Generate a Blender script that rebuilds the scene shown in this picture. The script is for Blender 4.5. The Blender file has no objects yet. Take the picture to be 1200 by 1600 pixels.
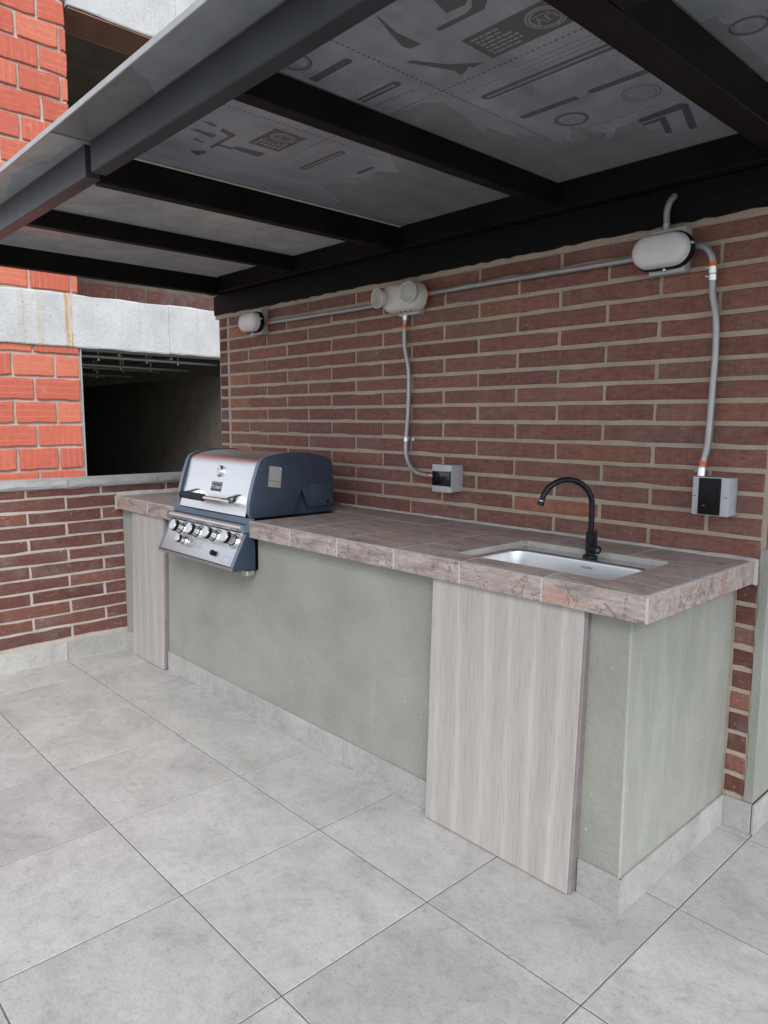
import bpy, bmesh, math, random
from mathutils import Vector, Matrix
random.seed(7)
R = math.radians
SC = bpy.context.scene
COL = SC.collection

# ------------------------------------------------------------------ camera
def make_camera():
    yaw, pitch, roll = 0.8207, 0.1266, 0.0038
    fw = Vector((-math.sin(yaw)*math.cos(pitch), math.cos(yaw)*math.cos(pitch), -math.sin(pitch)))
    r = Vector((math.cos(yaw), math.sin(yaw), 0)); up = r.cross(fw)
    c, s = math.cos(roll), math.sin(roll)
    r, up = c*r+s*up, -s*r+c*up
    m = Matrix((r, up, -fw)).transposed().to_4x4()
    m.translation = Vector((4.1411, -2.4326, 1.3631))
    cd = bpy.data.cameras.new('camera'); co = bpy.data.objects.new('camera', cd); COL.objects.link(co)
    co.matrix_world = m
    cd.sensor_fit = 'VERTICAL'; cd.sensor_height = 36.0; cd.sensor_width = 27.0
    cd.lens = 1128.2/1600*36
    cd.clip_start = 0.02; cd.clip_end = 3000
    SC.camera = co
make_camera()

# ------------------------------------------------------------------ sky, sun, exposure
SUN_EL, SUN_ROT = R(45), R(126)
w = bpy.data.worlds.new('World'); SC.world = w; w.use_nodes = True
nt = w.node_tree; nt.nodes.clear()
sky = nt.nodes.new('ShaderNodeTexSky'); sky.sky_type = 'NISHITA'; sky.sun_disc = False
sky.sun_elevation = SUN_EL; sky.sun_rotation = SUN_ROT; sky.air_density = 1.0; sky.dust_density = 3.0; sky.altitude = 2600
hs = nt.nodes.new('ShaderNodeHueSaturation'); hs.inputs['Saturation'].default_value = 0.28
bg = nt.nodes.new('ShaderNodeBackground'); bg.inputs['Strength'].default_value = 0.15
wo = nt.nodes.new('ShaderNodeOutputWorld')
nt.links.new(sky.outputs[0], hs.inputs['Color']); nt.links.new(hs.outputs[0], bg.inputs[0]); nt.links.new(bg.outputs[0], wo.inputs[0])
sd = bpy.data.lights.new('sun', 'SUN'); sd.energy = 2.1; sd.angle = R(42); sd.color = (1.0, 0.965, 0.92)
so = bpy.data.objects.new('sun', sd); COL.objects.link(so)
sdir = Vector((math.sin(SUN_ROT)*math.cos(SUN_EL), math.cos(SUN_ROT)*math.cos(SUN_EL), math.sin(SUN_EL)))
so.rotation_euler = sdir.to_track_quat('Z', 'Y').to_euler(); so.location = sdir*20
SC.view_settings.view_transform = 'Standard'; SC.view_settings.look = 'None'
SC.view_settings.gamma = 1; SC.view_settings.use_curve_mapping = False
SC.view_settings.exposure = 0.80
SC.cycles.max_bounces = 7; SC.cycles.diffuse_bounces = 4; SC.cycles.glossy_bounces = 3; SC.cycles.transmission_bounces = 3; SC.cycles.caustics_reflective = False; SC.cycles.caustics_refractive = False

# ------------------------------------------------------------------ mesh helpers
def nb(): return bmesh.new()
def box(bm, x0, x1, y0, y1, z0, z1):
    v = [bm.verts.new((x, y, z)) for z in (z0, z1) for y in (y0, y1) for x in (x0, x1)]
    for f in ((0,2,3,1),(4,5,7,6),(0,1,5,4),(2,6,7,3),(0,4,6,2),(1,3,7,5)): bm.faces.new([v[i] for i in f])
    return bm
def prism(bm, poly, axis, a0, a1):
    """poly: 2-D points in the plane across `axis` ('x': (y,z), 'y': (x,z), 'z': (x,y))"""
    def P(p, a):
        return {'x': (a, p[0], p[1]), 'y': (p[0], a, p[1]), 'z': (p[0], p[1], a)}[axis]
    A = [bm.verts.new(P(p, a0)) for p in poly]; Bv = [bm.verts.new(P(p, a1)) for p in poly]
    n = len(poly)
    bm.faces.new(A); bm.faces.new(Bv[::-1])
    for i in range(n): bm.faces.new((A[i], Bv[i], Bv[(i+1) % n], A[(i+1) % n]))
    return bm
def loft(bm, rings, cap0=True, cap1=True):
    V = [[bm.verts.new(p) for p in r] for r in rings]; n = len(V[0])
    for a, b in zip(V, V[1:]):
        for i in range(n): bm.faces.new((a[i], a[(i+1) % n], b[(i+1) % n], b[i]))
    if cap0: bm.faces.new(V[0][::-1])
    if cap1: bm.faces.new(V[-1])
    return bm
def tube(bm, pts, r, seg=14, caps=True):
    pts = [Vector(p) for p in pts]; n = len(pts)
    rad = r if isinstance(r, (list, tuple)) else [r]*n
    tang = [((pts[min(i+1, n-1)]-pts[max(i-1, 0)]).normalized()) for i in range(n)]
    u = tang[0].orthogonal().normalized(); rings = []
    for i in range(n):
        t = tang[i]; u = (u - t*u.dot(t)).normalized(); v = t.cross(u)
        rings.append([pts[i] + (u*math.cos(2*math.pi*k/seg)+v*math.sin(2*math.pi*k/seg))*rad[i] for k in range(seg)])
    return loft(bm, rings, caps, caps)
def smooth_path(pts, n=6):
    P = [Vector(p) for p in pts]; P = [P[0]*2-P[1]] + P + [P[-1]*2-P[-2]]; out = []
    for i in range(1, len(P)-2):
        for k in range(n):
            t = k/n; a, b, c, d = P[i-1], P[i], P[i+1], P[i+2]
            out.append(0.5*((2*b)+(c-a)*t+(2*a-5*b+4*c-d)*t*t+(3*b-a-3*c+d)*t**3))
    out.append(P[-2]); return out
def rrect(x0, x1, y0, y1, r, n=6):
    out = []
    for cx, cy, a in ((x1-r, y0+r, -90), (x1-r, y1-r, 0), (x0+r, y1-r, 90), (x0+r, y0+r, 180)):
        for k in range(n+1):
            t = R(a+90*k/n); out.append((cx+r*math.cos(t), cy+r*math.sin(t)))
    return out
def link(name, me, mat=None, parent=None, loc=None):
    o = bpy.data.objects.new(name, me); COL.objects.link(o)
    if mat and not me.materials: me.materials.append(mat)
    if parent:
        o.parent = parent; o.matrix_parent_inverse = Matrix.Translation(-Vector(parent.get('_o', (0,0,0))))
    if loc: o.location = loc
    return o
def mesh(name, bm, bevel=0, smooth=False, seg=1, ang=35):
    bmesh.ops.recalc_face_normals(bm, faces=bm.faces)
    if bevel:
        es = [e for e in bm.edges if len(e.link_faces) == 2 and e.calc_face_angle(0) > R(20)]
        bmesh.ops.bevel(bm, geom=es, offset=bevel, segments=seg, affect='EDGES', profile=0.6, clamp_overlap=True)
    me = bpy.data.meshes.new(name); bm.to_mesh(me); bm.free()
    if smooth:
        me.polygons.foreach_set('use_smooth', [True]*len(me.polygons)); me.set_sharp_from_angle(angle=R(ang))
    return me
def obj(name, bm, mat, parent=None, bevel=0, smooth=False, seg=1, loc=None, ang=35):
    return link(name, mesh(name, bm, bevel, smooth, seg, ang), mat, parent, loc)
def bx(name, mat, parent, x0, x1, y0, y1, z0, z1, bevel=0.0, seg=1):
    return obj(name, box(nb(), x0, x1, y0, y1, z0, z1), mat, parent, bevel, smooth=bevel > 0 and seg > 1, seg=seg)
def thing(name, label, cat, loc=(0,0,0), group=None):
    o = bpy.data.objects.new(name, None); COL.objects.link(o); o.empty_display_size = 0.05
    o.location = loc; o['_o'] = list(loc); o['label'] = label; o['category'] = cat
    if group: o['group'] = group
    return o
def text_mesh(s, size, origin, right, up, name='lettering', align='CENTER', extrude=0.0):
    cu = bpy.data.curves.new(name, 'FONT'); cu.body = s; cu.size = size; cu.align_x = align; cu.align_y = 'CENTER'; cu.extrude = extrude
    cu.resolution_u = 3
    t = bpy.data.objects.new(name, cu); COL.objects.link(t)
    dg = bpy.context.evaluated_depsgraph_get(); dg.update()
    me = bpy.data.meshes.new_from_object(t.evaluated_get(dg)); bpy.data.objects.remove(t); bpy.data.curves.remove(cu)
    r = Vector(right).normalized(); u = Vector(up).normalized(); n = r.cross(u); o = Vector(origin)
    for v in me.vertices: v.co = o + r*v.co.x + u*v.co.y + n*v.co.z
    me.materials.clear(); return me

# ------------------------------------------------------------------ material helpers
class Mat:
    def __init__(s, name, **kw):
        s.m = bpy.data.materials.new(name); s.m.use_nodes = True; s.t = s.m.node_tree
        s.b = s.t.nodes['Principled BSDF']; s.set(**kw)
    def set(s, color=None, rough=None, metal=None, spec=None, coat=None):
        if color is not None: s.b.inputs['Base Color'].default_value = (*color, 1)
        if rough is not None: s.b.inputs['Roughness'].default_value = rough
        if metal is not None: s.b.inputs['Metallic'].default_value = metal
        if spec is not None: s.b.inputs['Specular IOR Level'].default_value = spec
        if coat is not None: s.b.inputs['Coat Weight'].default_value = coat
        return s
    def n(s, typ, **ins):
        nd = s.t.nodes.new('ShaderNode'+typ)
        for k, v in ins.items():
            if k.startswith('_'): setattr(nd, k[1:], v)
            else: s.put(nd.inputs[k.replace('__', ' ')], v)
        return nd
    def put(s, sock, v):
        if isinstance(v, bpy.types.NodeSocket): s.t.links.new(v, sock)
        elif isinstance(v, (tuple, list)) and len(v) == 3 and sock.type == 'RGBA': sock.default_value = (*v, 1)
        else: sock.default_value = v
    def coords(s, scale=(1,1,1), rand=True, rot=(0,0,0)):
        tc = s.n('TexCoord').outputs['Object']
        if rand:
            rn = s.n('ObjectInfo').outputs['Random']
            k = s.n('Math', _operation='MULTIPLY'); s.put(k.inputs[0], rn); k.inputs[1].default_value = 61.7
            ad = s.n('VectorMath', _operation='ADD'); s.put(ad.inputs[0], tc); s.put(ad.inputs[1], k.outputs[0]); tc = ad.outputs[0]
        mp = s.n('Mapping', Scale=scale, Rotation=rot); s.put(mp.inputs['Vector'], tc)
        return mp.outputs[0]
    def noise(s, vec, scale, detail=4, rough=.55, dist=0.0):
        nd = s.n('TexNoise', Scale=scale, Detail=detail, Roughness=rough, Distortion=dist); s.put(nd.inputs['Vector'], vec); return nd.outputs['Fac']
    def ramp(s, fac, stops, interp='LINEAR'):
        nd = s.n('ValToRGB'); s.put(nd.inputs[0], fac); cr = nd.color_ramp; cr.interpolation = interp
        while len(cr.elements) < len(stops): cr.elements.new(0.5)
        for e, (p, c) in zip(cr.elements, stops): e.position = p; e.color = (*c, 1) if len(c) == 3 else c
        return nd.outputs[0]
    def mix(s, fac, a, b, mode='MIX'):
        nd = s.n('Mix', _data_type='RGBA', _blend_type=mode, _clamp_result=False)
        s.put(nd.inputs[0], fac); s.put(nd.inputs[6], a); s.put(nd.inputs[7], b); return nd.outputs[2]
    def math(s, op, a, b=0.0):
        nd = s.n('Math', _operation=op); s.put(nd.inputs[0], a); s.put(nd.inputs[1], b); return nd.outputs[0]
    def band(s, fac, lo, hi):
        nd = s.n('MapRange'); s.put(nd.inputs[0], fac); nd.inputs[1].default_value = lo; nd.inputs[2].default_value = hi; return nd.outputs[0]
    def bump(s, h, strength=.3, dist=.004):
        nd = s.n('Bump', Strength=strength, Distance=dist); s.put(nd.inputs['Height'], h); s.put(s.b.inputs['Normal'], nd.outputs[0]); return nd.outputs[0]
    def col(s, c): s.put(s.b.inputs['Base Color'], c); return s
    def rgh(s, r): s.put(s.b.inputs['Roughness'], r); return s
    def random(s): return s.n('ObjectInfo').outputs['Random']

def plain(name, color, rough=.5, metal=0.0, var=.08, bumpy=0.0, spec=None):
    k = Mat(name, color=color, rough=rough, metal=metal, spec=spec); v = k.coords(rand=True)
    f = k.noise(v, 18, 5); g = tuple(c*(1-var*2) for c in color); h = tuple(min(1, c*(1+var)) for c in color)
    k.col(k.ramp(f, [(.3, g), (.7, h)])); k.rgh(k.band(k.noise(v, 40, 3), -.6*1/max(rough,.05)*rough+0, 1.6) if False else k.math('ADD', k.math('MULTIPLY', f, .14), rough-.07))
    if bumpy: k.bump(k.noise(v, 220, 3), bumpy, .002)
    return k.m

def brick_mat(name, cols, flash, specks=.5):
    k = Mat(name, rough=.82); v = k.coords(); rn = k.random()
    base = k.ramp(rn, [(i/(len(cols)-1), c) for i, c in enumerate(cols)])
    big = k.noise(v, 3.2, 3, .6)
    c = k.mix(k.band(big, .5, .72), base, flash)
    mid = k.noise(k.coords((1, 1, 3)), 26, 5, .65)
    c = k.mix(.75, c, k.ramp(mid, [(.25, (.50,.47,.47)), (.75, (1.40,1.38,1.36))]), 'MULTIPLY')
    drag = k.noise(k.coords((26, 26, 2.2)), 5, 4, .6); c = k.mix(.40, c, k.ramp(drag, [(.3, (.68,.67,.66)), (.7, (1.28,1.27,1.26))]), 'MULTIPLY')
    fine = k.noise(v, 190, 3, .75)
    c = k.mix(.5, c, k.ramp(fine, [(.3, (.6,.59,.59)), (.7, (1.34,1.33,1.32))]), 'MULTIPLY')
    sp = k.math('MULTIPLY', k.band(k.noise(v, 75, 2, .5), .70, .74), k.band(k.noise(v, 7, 2), .42, .62))
    c = k.mix(k.math('MULTIPLY', sp, specks), c, (.55,.50,.46))
    sm = k.math('MULTIPLY', k.band(k.noise(k.coords((1,1,1.6)), 11, 5, .75), .56, .76), .34*specks)
    c = k.mix(sm, c, (.43,.38,.35))
    k.col(c); k.bump(k.math('ADD', k.math('MULTIPLY', mid, .8), k.math('MULTIPLY', fine, .9)), .9, .004)
    return k.m
def mortar_mat(name, a, b, sc=1.0):
    k = Mat(name, rough=.95); v = k.coords(rand=False)
    f = k.noise(v, 9*sc, 5, .6); g = k.noise(v, 260*sc, 3, .75)
    c = k.ramp(f, [(.3, a), (.72, b)]); c = k.mix(.75, c, k.ramp(g, [(.28, (.5,.5,.5)), (.68, (1.22,1.22,1.22))]), 'MULTIPLY')
    k.col(c); k.bump(k.math('ADD', g, k.math('MULTIPLY', k.noise(v, 60*sc, 4, .7), .8)), .9, .004)
    return k.m

M = {}
M['brick'] = brick_mat('brick_brown', [(.192,.086,.071),(.240,.108,.086),(.210,.100,.088),(.260,.118,.092),(.222,.097,.079),(.242,.123,.104),(.232,.100,.079),(.300,.138,.100)], (.238,.136,.116))
M['brick_red'] = brick_mat('brick_orange', [(.34,.145,.095),(.39,.165,.105)], (.29,.14,.105), .9)
M['brick_dark'] = brick_mat('brick_maroon', [(.110,.042,.034),(.148,.057,.045),(.125,.054,.050),(.175,.068,.049),(.112,.047,.045),(.20,.082,.057)], (.175,.125,.13), 1.0)
M['mortar'] = mortar_mat('mortar_beige', (.45,.368,.288), (.58,.488,.395))
M['mortar_grey'] = mortar_mat('mortar_grey', (.48,.43,.39), (.60,.55,.50))

def tile_mat():
    k = Mat('floor_tile_stone', rough=.55, spec=.35); v = k.coords()
    a = k.noise(k.coords((1, 1.35, 1), rot=(0,0,.5)), 3.4, 7, .62, .5); b = k.noise(v, 24, 7, .72, .4)
    c = k.ramp(a, [(.32, (.335,.331,.325)), (.5, (.392,.388,.382)), (.66, (.440,.436,.430))])
    c = k.mix(.6, c, k.ramp(b, [(.31, (.70,.695,.69)), (.47, (.97,.97,.97)), (.68, (1.11,1.11,1.10))]), 'MULTIPLY')
    f3 = k.noise(k.coords((1, 1.8, 1), rot=(0,0,.5)), 85, 5, .75, .8); c = k.mix(.55, c, k.ramp(f3, [(.34, (.58,.575,.57)), (.46, (.98,.98,.98)), (.66, (1.16,1.16,1.15))]), 'MULTIPLY')
    s = k.math('MULTIPLY', k.band(k.noise(k.coords((1.2, 3, 1), rot=(0,0,.5)), 13, 6, .7, 1.2), .60, .68), .30)
    c = k.mix(s, c, (.23,.22,.215))
    pit = k.math('MULTIPLY', k.band(k.noise(v, 95, 2, .5), .70, .735), k.band(k.noise(v, 6, 2), .5, .66))
    c = k.mix(k.math('MULTIPLY', pit, .6), c, (.14,.13,.12))
    w_ = k.band(k.noise(v, 150, 2, .6), .66, .76); c = k.mix(k.math('MULTIPLY', w_, .12), c, (.62,.62,.62))
    rn = k.random(); c = k.mix(.9, c, k.ramp(rn, [(0, (.92,.92,.92)), (1, (1.05,1.05,1.05))]), 'MULTIPLY')
    k.col(c); k.rgh(k.ramp(b, [(.3, (.62,)*3), (.7, (.48,)*3)])); k.bump(k.math('SUBTRACT', b, pit), .22, .003)
    return k.m
M['tile'] = tile_mat()
M['grout_floor'] = mortar_mat('floor_grout', (.125,.121,.117), (.22,.215,.21), 1.5)

def plaster_mat():
    k = Mat('green_grey_plaster', rough=.93); v = k.coords(rand=False)
    big = k.noise(v, 2.1, 5, .6); c = k.ramp(big, [(.3, (.240,.249,.214)), (.5, (.282,.291,.256)), (.7, (.332,.339,.307))])
    st = k.noise(k.coords((5, 5, .9), rand=False), 2.6, 7, .68, .6)
    sp = k.n('SeparateXYZ'); s_in = k.coords(rand=False); k.put(sp.inputs[0], s_in)
    endm = k.band(sp.outputs[0], 3.222, 3.226)
    c = k.mix(k.math('MULTIPLY', endm, k.math('ADD', k.math('MULTIPLY', k.band(st, .46, .74), .40), .18)), c, (.43,.445,.42))
    c = k.mix(k.math('MULTIPLY', k.band(st, .58, .75), .22), c, (.43,.44,.40))
    rust = k.math('MULTIPLY', k.band(k.noise(k.coords((1.3,1.3,.8), rand=False), 5, 4), .62, .75), k.band(sp.outputs[2], .62, .84))
    c = k.mix(k.math('MULTIPLY', rust, .30), c, (.42,.34,.20))
    drk = k.math('MULTIPLY', k.band(k.noise(v, 7, 5, .7), .56, .72), k.band(sp.outputs[2], .38, .08)); c = k.mix(k.math('MULTIPLY', drk, .35), c, (.20,.205,.185))
    g = k.noise(v, 230, 3, .7); c = k.mix(.4, c, k.ramp(g, [(.25, (.70,.70,.70)), (.7, (1.12,1.12,1.12))]), 'MULTIPLY')
    wsp = k.band(k.noise(v, 90, 1, .4), .77, .79); c = k.mix(k.math('MULTIPLY', wsp, .6), c, (.6,.6,.57))
    k.col(c); k.bump(k.math('ADD', g, k.math('MULTIPLY', k.noise(v, 45, 4, .65), 1.3)), .65, .004); return k.m
M['plaster'] = plaster_mat()

def slate_mat():
    k = Mat('counter_slate_tile', rough=.5, spec=.35)
    v = k.coords((1, 3.6, 3.6), rot=(0,.55,.10)); vv = k.coords()
    a = k.noise(v, 5.5, 9, .72, .7); b = k.noise(k.coords((1, 8, 8), rot=(0,.6,.13)), 9, 7, .72, .9)
    c = k.ramp(a, [(.26, (.19,.150,.140)), (.42, (.315,.262,.243)), (.54, (.425,.365,.342)), (.68, (.37,.345,.335)), (.82, (.50,.44,.41))])
    c = k.mix(.85, c, k.ramp(b, [(.30, (.52,.50,.50)), (.5, (1,1,1)), (.70, (1.24,1.22,1.2))]), 'MULTIPLY')
    o = k.math('MULTIPLY', k.band(k.noise(k.coords((.8, 3.4, 3.4), rot=(.3,.7,.25)), 3.4, 4, .6, .5), .59, .68), .62); c = k.mix(o, c, (.45,.245,.175))
    cr = k.band(k.math('ABSOLUTE', k.math('SUBTRACT', k.noise(k.coords((1.4,1,1), rot=(0,.6,.5)), 4.5, 5, .65, .6), .5)), .012, .0)
    c = k.mix(k.math('MULTIPLY', cr, .55), c, (.115,.075,.068))
    g = k.noise(vv, 160, 3, .7); c = k.mix(.5, c, k.ramp(g, [(.3, (.68,.67,.67)), (.7, (1.22,1.22,1.22))]), 'MULTIPLY')
    k.col(c); k.rgh(k.ramp(a, [(.3, (.32,)*3), (.7, (.48,)*3)])); k.bump(k.math('ADD', k.math('MULTIPLY', b, 1.2), k.math('ADD', k.math('MULTIPLY', g, .5), k.math('MULTIPLY', cr, -1.0))), .5, .004); return k.m
M['slate'] = slate_mat()
M['grout_white'] = mortar_mat('white_grout', (.60,.59,.57), (.74,.73,.71), 2)

def wood_mat():
    k = Mat('grey_wood_laminate', rough=.52, spec=.3); v = k.coords((14, 14, .8))
    a = k.noise(v, 1.1, 6, .55, .6); f = k.noise(k.coords((90, 90, 2.2)), 3, 6, .65, .5)
    w_ = k.n('TexWave', _wave_type='BANDS', _bands_direction='X', Scale=3.4, Distortion=3.2, Detail=4, Detail__Scale=1.4); k.put(w_.inputs['Vector'], k.coords((1, 1, .16)))
    c = k.ramp(a, [(.28, (.375,.352,.334)), (.5, (.408,.386,.368)), (.72, (.440,.420,.403))])
    c = k.mix(.5, c, k.ramp(w_.outputs['Fac'], [(0, (.93,.92,.915)), (.86, (1.0,1.0,1.0)), (.97, (1.17,1.17,1.17)), (1, (1.2,1.2,1.2))]), 'MULTIPLY')
    c = k.mix(.75, c, k.ramp(f, [(.32, (.74,.73,.72)), (.5, (1,1,1)), (.7, (1.12,1.12,1.12))]), 'MULTIPLY')
    k.col(c); k.bump(f, .15, .002); return k.m
M['wood'] = wood_mat()
M['trim'] = plain('panel_edge_trim', (.20,.175,.185), .5)

def steel_mat(name, col=(.62,.63,.64), rough=.27, axis=(2, 60, 60)):
    k = Mat(name, color=col, rough=rough, metal=1.0); f = k.noise(k.coords(axis), 9, 4, .6); g = k.noise(k.coords(), 5, 4)
    k.rgh(k.math('ADD', k.math('MULTIPLY', f, .12), k.math('ADD', k.math('MULTIPLY', g, .08), rough-.09)))
    k.col(k.ramp(g, [(.3, tuple(c*.95 for c in col)), (.7, col)])); return k.m
M['steel'] = steel_mat('brushed_steel', (.80,.81,.82), .36); M['chrome'] = plain('chrome', (.78,.78,.78), .10, 1.0, .02)
M['sink_steel'] = steel_mat('sink_steel', (.80,.81,.82), .34)
M['flange_steel'] = steel_mat('polished_flange_steel', (.60,.60,.60), .14)
M['knob_steel'] = steel_mat('knob_steel', (.82,.82,.82), .24)
M['navy'] = plain('navy_enamel', (.036,.052,.084), .38, 0, .05, .12)
M['navy_lit'] = plain('sky_lit_navy_enamel', (.150,.205,.270), .36, .15, .04, .05)  # navy enamel again, sky light painted into a paler colour
M['black'] = plain('black_plastic', (.006,.006,.008), .42, spec=.18)
M['black_matt'] = plain('black_matt_metal', (.006,.008,.014), .36, spec=.3)
M['foam'] = plain('black_foam_grip', (.016,.018,.026), .85, 0, .1, .4)
M['white_plastic'] = plain('off_white_plastic', (.66,.65,.63), .38, 0, .03)
M['lens'] = plain('milky_diffuser', (.70,.69,.71), .30, 0, .03)
M['grey_plastic'] = plain('grey_pvc', (.49,.50,.53), .42, 0, .04)
M['smoke'] = plain('smoked_window', (.006,.007,.012), .12, 0, .02)
M['glass_lamp'] = plain('frosted_lamp_glass', (.42,.41,.365), .15, 0, .22, .8)
M['conduit'] = plain('galvanised_conduit', (.40,.415,.43), .45, .5, .06)
M['zinc'] = plain('zinc_fitting', (.70,.71,.72), .30, .9, .05)
M['orange'] = plain('orange_tape', (.80,.16,.035), .5)
M['label'] = plain('silver_label', (.42,.41,.41), .45, .2, .06)
M['logo'] = plain('logo_plate', (.028,.034,.055), .35)
M['white_print'] = plain('white_print', (.78,.78,.78), .5)
M['dark_print'] = plain('dark_print', (.03,.03,.035), .5)
M['grey_print'] = plain('grey_print', (.25,.26,.28), .5)

def steel_black():
    k = Mat('black_painted_steel', rough=.5, spec=.10); v = k.coords(rand=False)
    f = k.noise(v, 6, 4); k.col(k.ramp(f, [(.3, (.0080,.0072,.0072)), (.7, (.0150,.0132,.0130))])); k.rgh(k.ramp(k.noise(v, 12, 4), [(.3, (.40,)*3), (.7, (.58,)*3)]))
    k.bump(k.noise(v, 120, 3), .12, .002); return k.m
M['steel_black'] = steel_black()
def fascia():
    k = Mat('dark_grey_painted_steel', rough=.42, spec=.4); v = k.coords(rand=False)
    f = k.noise(v, 5, 5); k.col(k.ramp(f, [(.3, (.024,.026,.032)), (.7, (.034,.037,.045))])); k.rgh(k.ramp(f, [(.3, (.34,)*3), (.7, (.50,)*3)])); k.bump(k.noise(v, 90, 3), .1, .002); return k.m
M['fascia'] = fascia()
def black_band():
    k = Mat('black_painted_masonry', rough=.6, spec=.10); v = k.coords(rand=False); g = k.noise(v, 70, 5, .7)
    k.col(k.ramp(g, [(.3, (.005,.0055,.006)), (.75, (.013,.014,.016))])); k.bump(g, .8, .006); return k.m
M['black_band'] = black_band()

def poly_mat(name, lo, hi, rough, streak, trans):
    k = Mat(name, rough=rough, spec=.55); v = k.coords((2.2, .35, 1), rand=False)
    a = k.noise(v, 4, 5, .6); c = k.ramp(a, [(.3, lo), (.7, hi)])
    if streak:
        s = k.math('MULTIPLY', k.band(k.noise(k.coords((46, 1.1, 1), rand=False), 3, 4, .6), .54, .70), k.band(k.noise(k.coords((1.3,2,1), rand=False), 2.3, 3), .44, .66))
        c = k.mix(k.math('MULTIPLY', s, streak), c, (.40,.41,.43)); bl = k.noise(k.coords((1, 1.4, 1), rand=False), 5.5, 6, .68, .8); c = k.mix(.8, c, k.ramp(bl, [(.32, (.62,.62,.63)), (.5, (.95,.95,.95)), (.68, (1.2,1.2,1.2))]), 'MULTIPLY')
    sx = k.n('SeparateXYZ'); k.put(sx.inputs[0], k.n('TexCoord').outputs['Object'])
    rib = k.math('SINE', k.math('MULTIPLY', sx.outputs[0], 2*math.pi/.0105)); rb = k.band(rib, -1, 1)
    c = k.mix(.5, c, k.ramp(rb, [(0, (.86,.86,.86)), (1, (1.1,1.1,1.1))]), 'MULTIPLY')
    k.col(c); k.bump(rb, .10, .001)
    out = k.t.nodes['Material Output']; tr = k.n('BsdfTranslucent'); k.put(tr.inputs[0], trans)
    ad = k.n('AddShader'); k.put(ad.inputs[0], k.b.outputs[0]); k.put(ad.inputs[1], tr.outputs[0]); k.put(out.inputs[0], ad.outputs[0]); return k.m
M['poly'] = poly_mat('polycarbonate_sheet', (.120,.122,.124), (.160,.162,.165), .20, .15, (.115,.118,.123))
M['poly_pale'] = poly_mat('pale_polycarbonate_sheet', (.32,.323,.323), (.43,.432,.427), .22, .3, (.13,.131,.131))
M['film'] = poly_mat('protective_film', (.165,.174,.192), (.215,.225,.246), .20, .9, (.50,.54,.60))
M['print'] = poly_mat('film_print', (.070,.072,.077), (.095,.098,.104), .24, 0, (.17,.18,.195))
M['print_soft'] = poly_mat('film_print_faint', (.125,.130,.14), (.155,.16,.172), .22, 0, (.34,.36,.40))
M['print_light'] = poly_mat('film_print_gap', (.185,.194,.213), (.23,.24,.26), .24, 0, (.45,.48,.52))
M['alu'] = plain('aluminium_profile', (.44,.44,.45), .38, .4, .08)
M['bead_white'] = plain('plain_white', (.70,.70,.69), .5)
M['scratch'] = plain('torn_film_edge', (.33,.33,.33), .5)

def block_mat(name, axis):
    k = Mat(name, rough=.88); v = k.coords(); rn = k.random()
    base = k.ramp(rn, [(0, (.43,.090,.056)), (.35, (.52,.125,.074)), (.65, (.45,.098,.064)), (1, (.55,.160,.098))])
    sx = k.n('SeparateXYZ'); k.put(sx.inputs[0], k.n('TexCoord').outputs['Object'])
    l = k.math('SINE', k.math('MULTIPLY', sx.outputs[axis], 2*math.pi/.052)); ln = k.band(l, .70, .98)
    c = k.mix(k.math('MULTIPLY', ln, k.math('MULTIPLY', k.band(k.noise(v, 5, 3), .3, .6), .26)), base, (.72,.33,.22))
    m = k.noise(v, 22, 5, .65); c = k.mix(.5, c, k.ramp(m, [(.3, (.72,.68,.66)), (.7, (1.14,1.12,1.1))]), 'MULTIPLY')
    d = k.math('MULTIPLY', k.band(k.noise(v, 6, 5, .7), .62, .78), .5); c = k.mix(d, c, (.45,.36,.31)); c = k.mix(.03, c, (.42,.36,.33))
    k.col(c); k.bump(k.math('ADD', k.math('MULTIPLY', ln, .3), m), .5, .005); return k.m
M['block'] = block_mat('red_clay_block', 2); M['block_v'] = block_mat('red_clay_block_upright', 1)
def concrete():
    k = Mat('raw_concrete', rough=.9); v = k.coords(rand=False)
    a = k.noise(v, 3, 6, .6); c = k.ramp(a, [(.3, (.40,.41,.42)), (.7, (.55,.565,.575))])
    st = k.math('MULTIPLY', k.band(k.noise(k.coords((14,14,.7), rand=False), 2.2, 5, .6), .52, .72), .35); c = k.mix(st, c, (.36,.35,.31))
    p = k.band(k.noise(v, 85, 2, .5), .67, .71); c = k.mix(k.math('MULTIPLY', p, .5), c, (.20,.20,.20))
    sx = k.n('SeparateXYZ'); k.put(sx.inputs[0], k.n('TexCoord').outputs['Object'])
    wob = k.math('MULTIPLY', k.math('SUBTRACT', k.noise(v, 9, 3), .5), .05)
    for yc, wd, s_ in ((-.02, .026, 1.2), (.02, .012, 1.0), (-.24, .03, .3), (-.38, .02, .25)):
        r = k.band(k.math('ABSOLUTE', k.math('SUBTRACT', k.math('ADD', sx.outputs[1], wob), yc)), wd, wd*.3)
        c = k.mix(k.math('MULTIPLY', k.math('MULTIPLY', r, k.band(k.noise(k.coords((6,6,1), rand=False), 6, 3), .3, .6)), s_), c, (.44,.27,.11))
    k.col(c); k.bump(k.math('ADD', k.noise(v, 40, 5, .7), k.math('MULTIPLY', p, -1.5)), .6, .01); return k.m
M['concrete'] = concrete()
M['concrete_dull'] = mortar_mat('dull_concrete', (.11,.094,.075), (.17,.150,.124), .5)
M['soffit'] = mortar_mat('stained_soffit', (.24,.12,.085), (.34,.19,.14), .5)
M['coping'] = mortar_mat('coping_concrete', (.36,.37,.37), (.52,.53,.535), .7)

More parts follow.
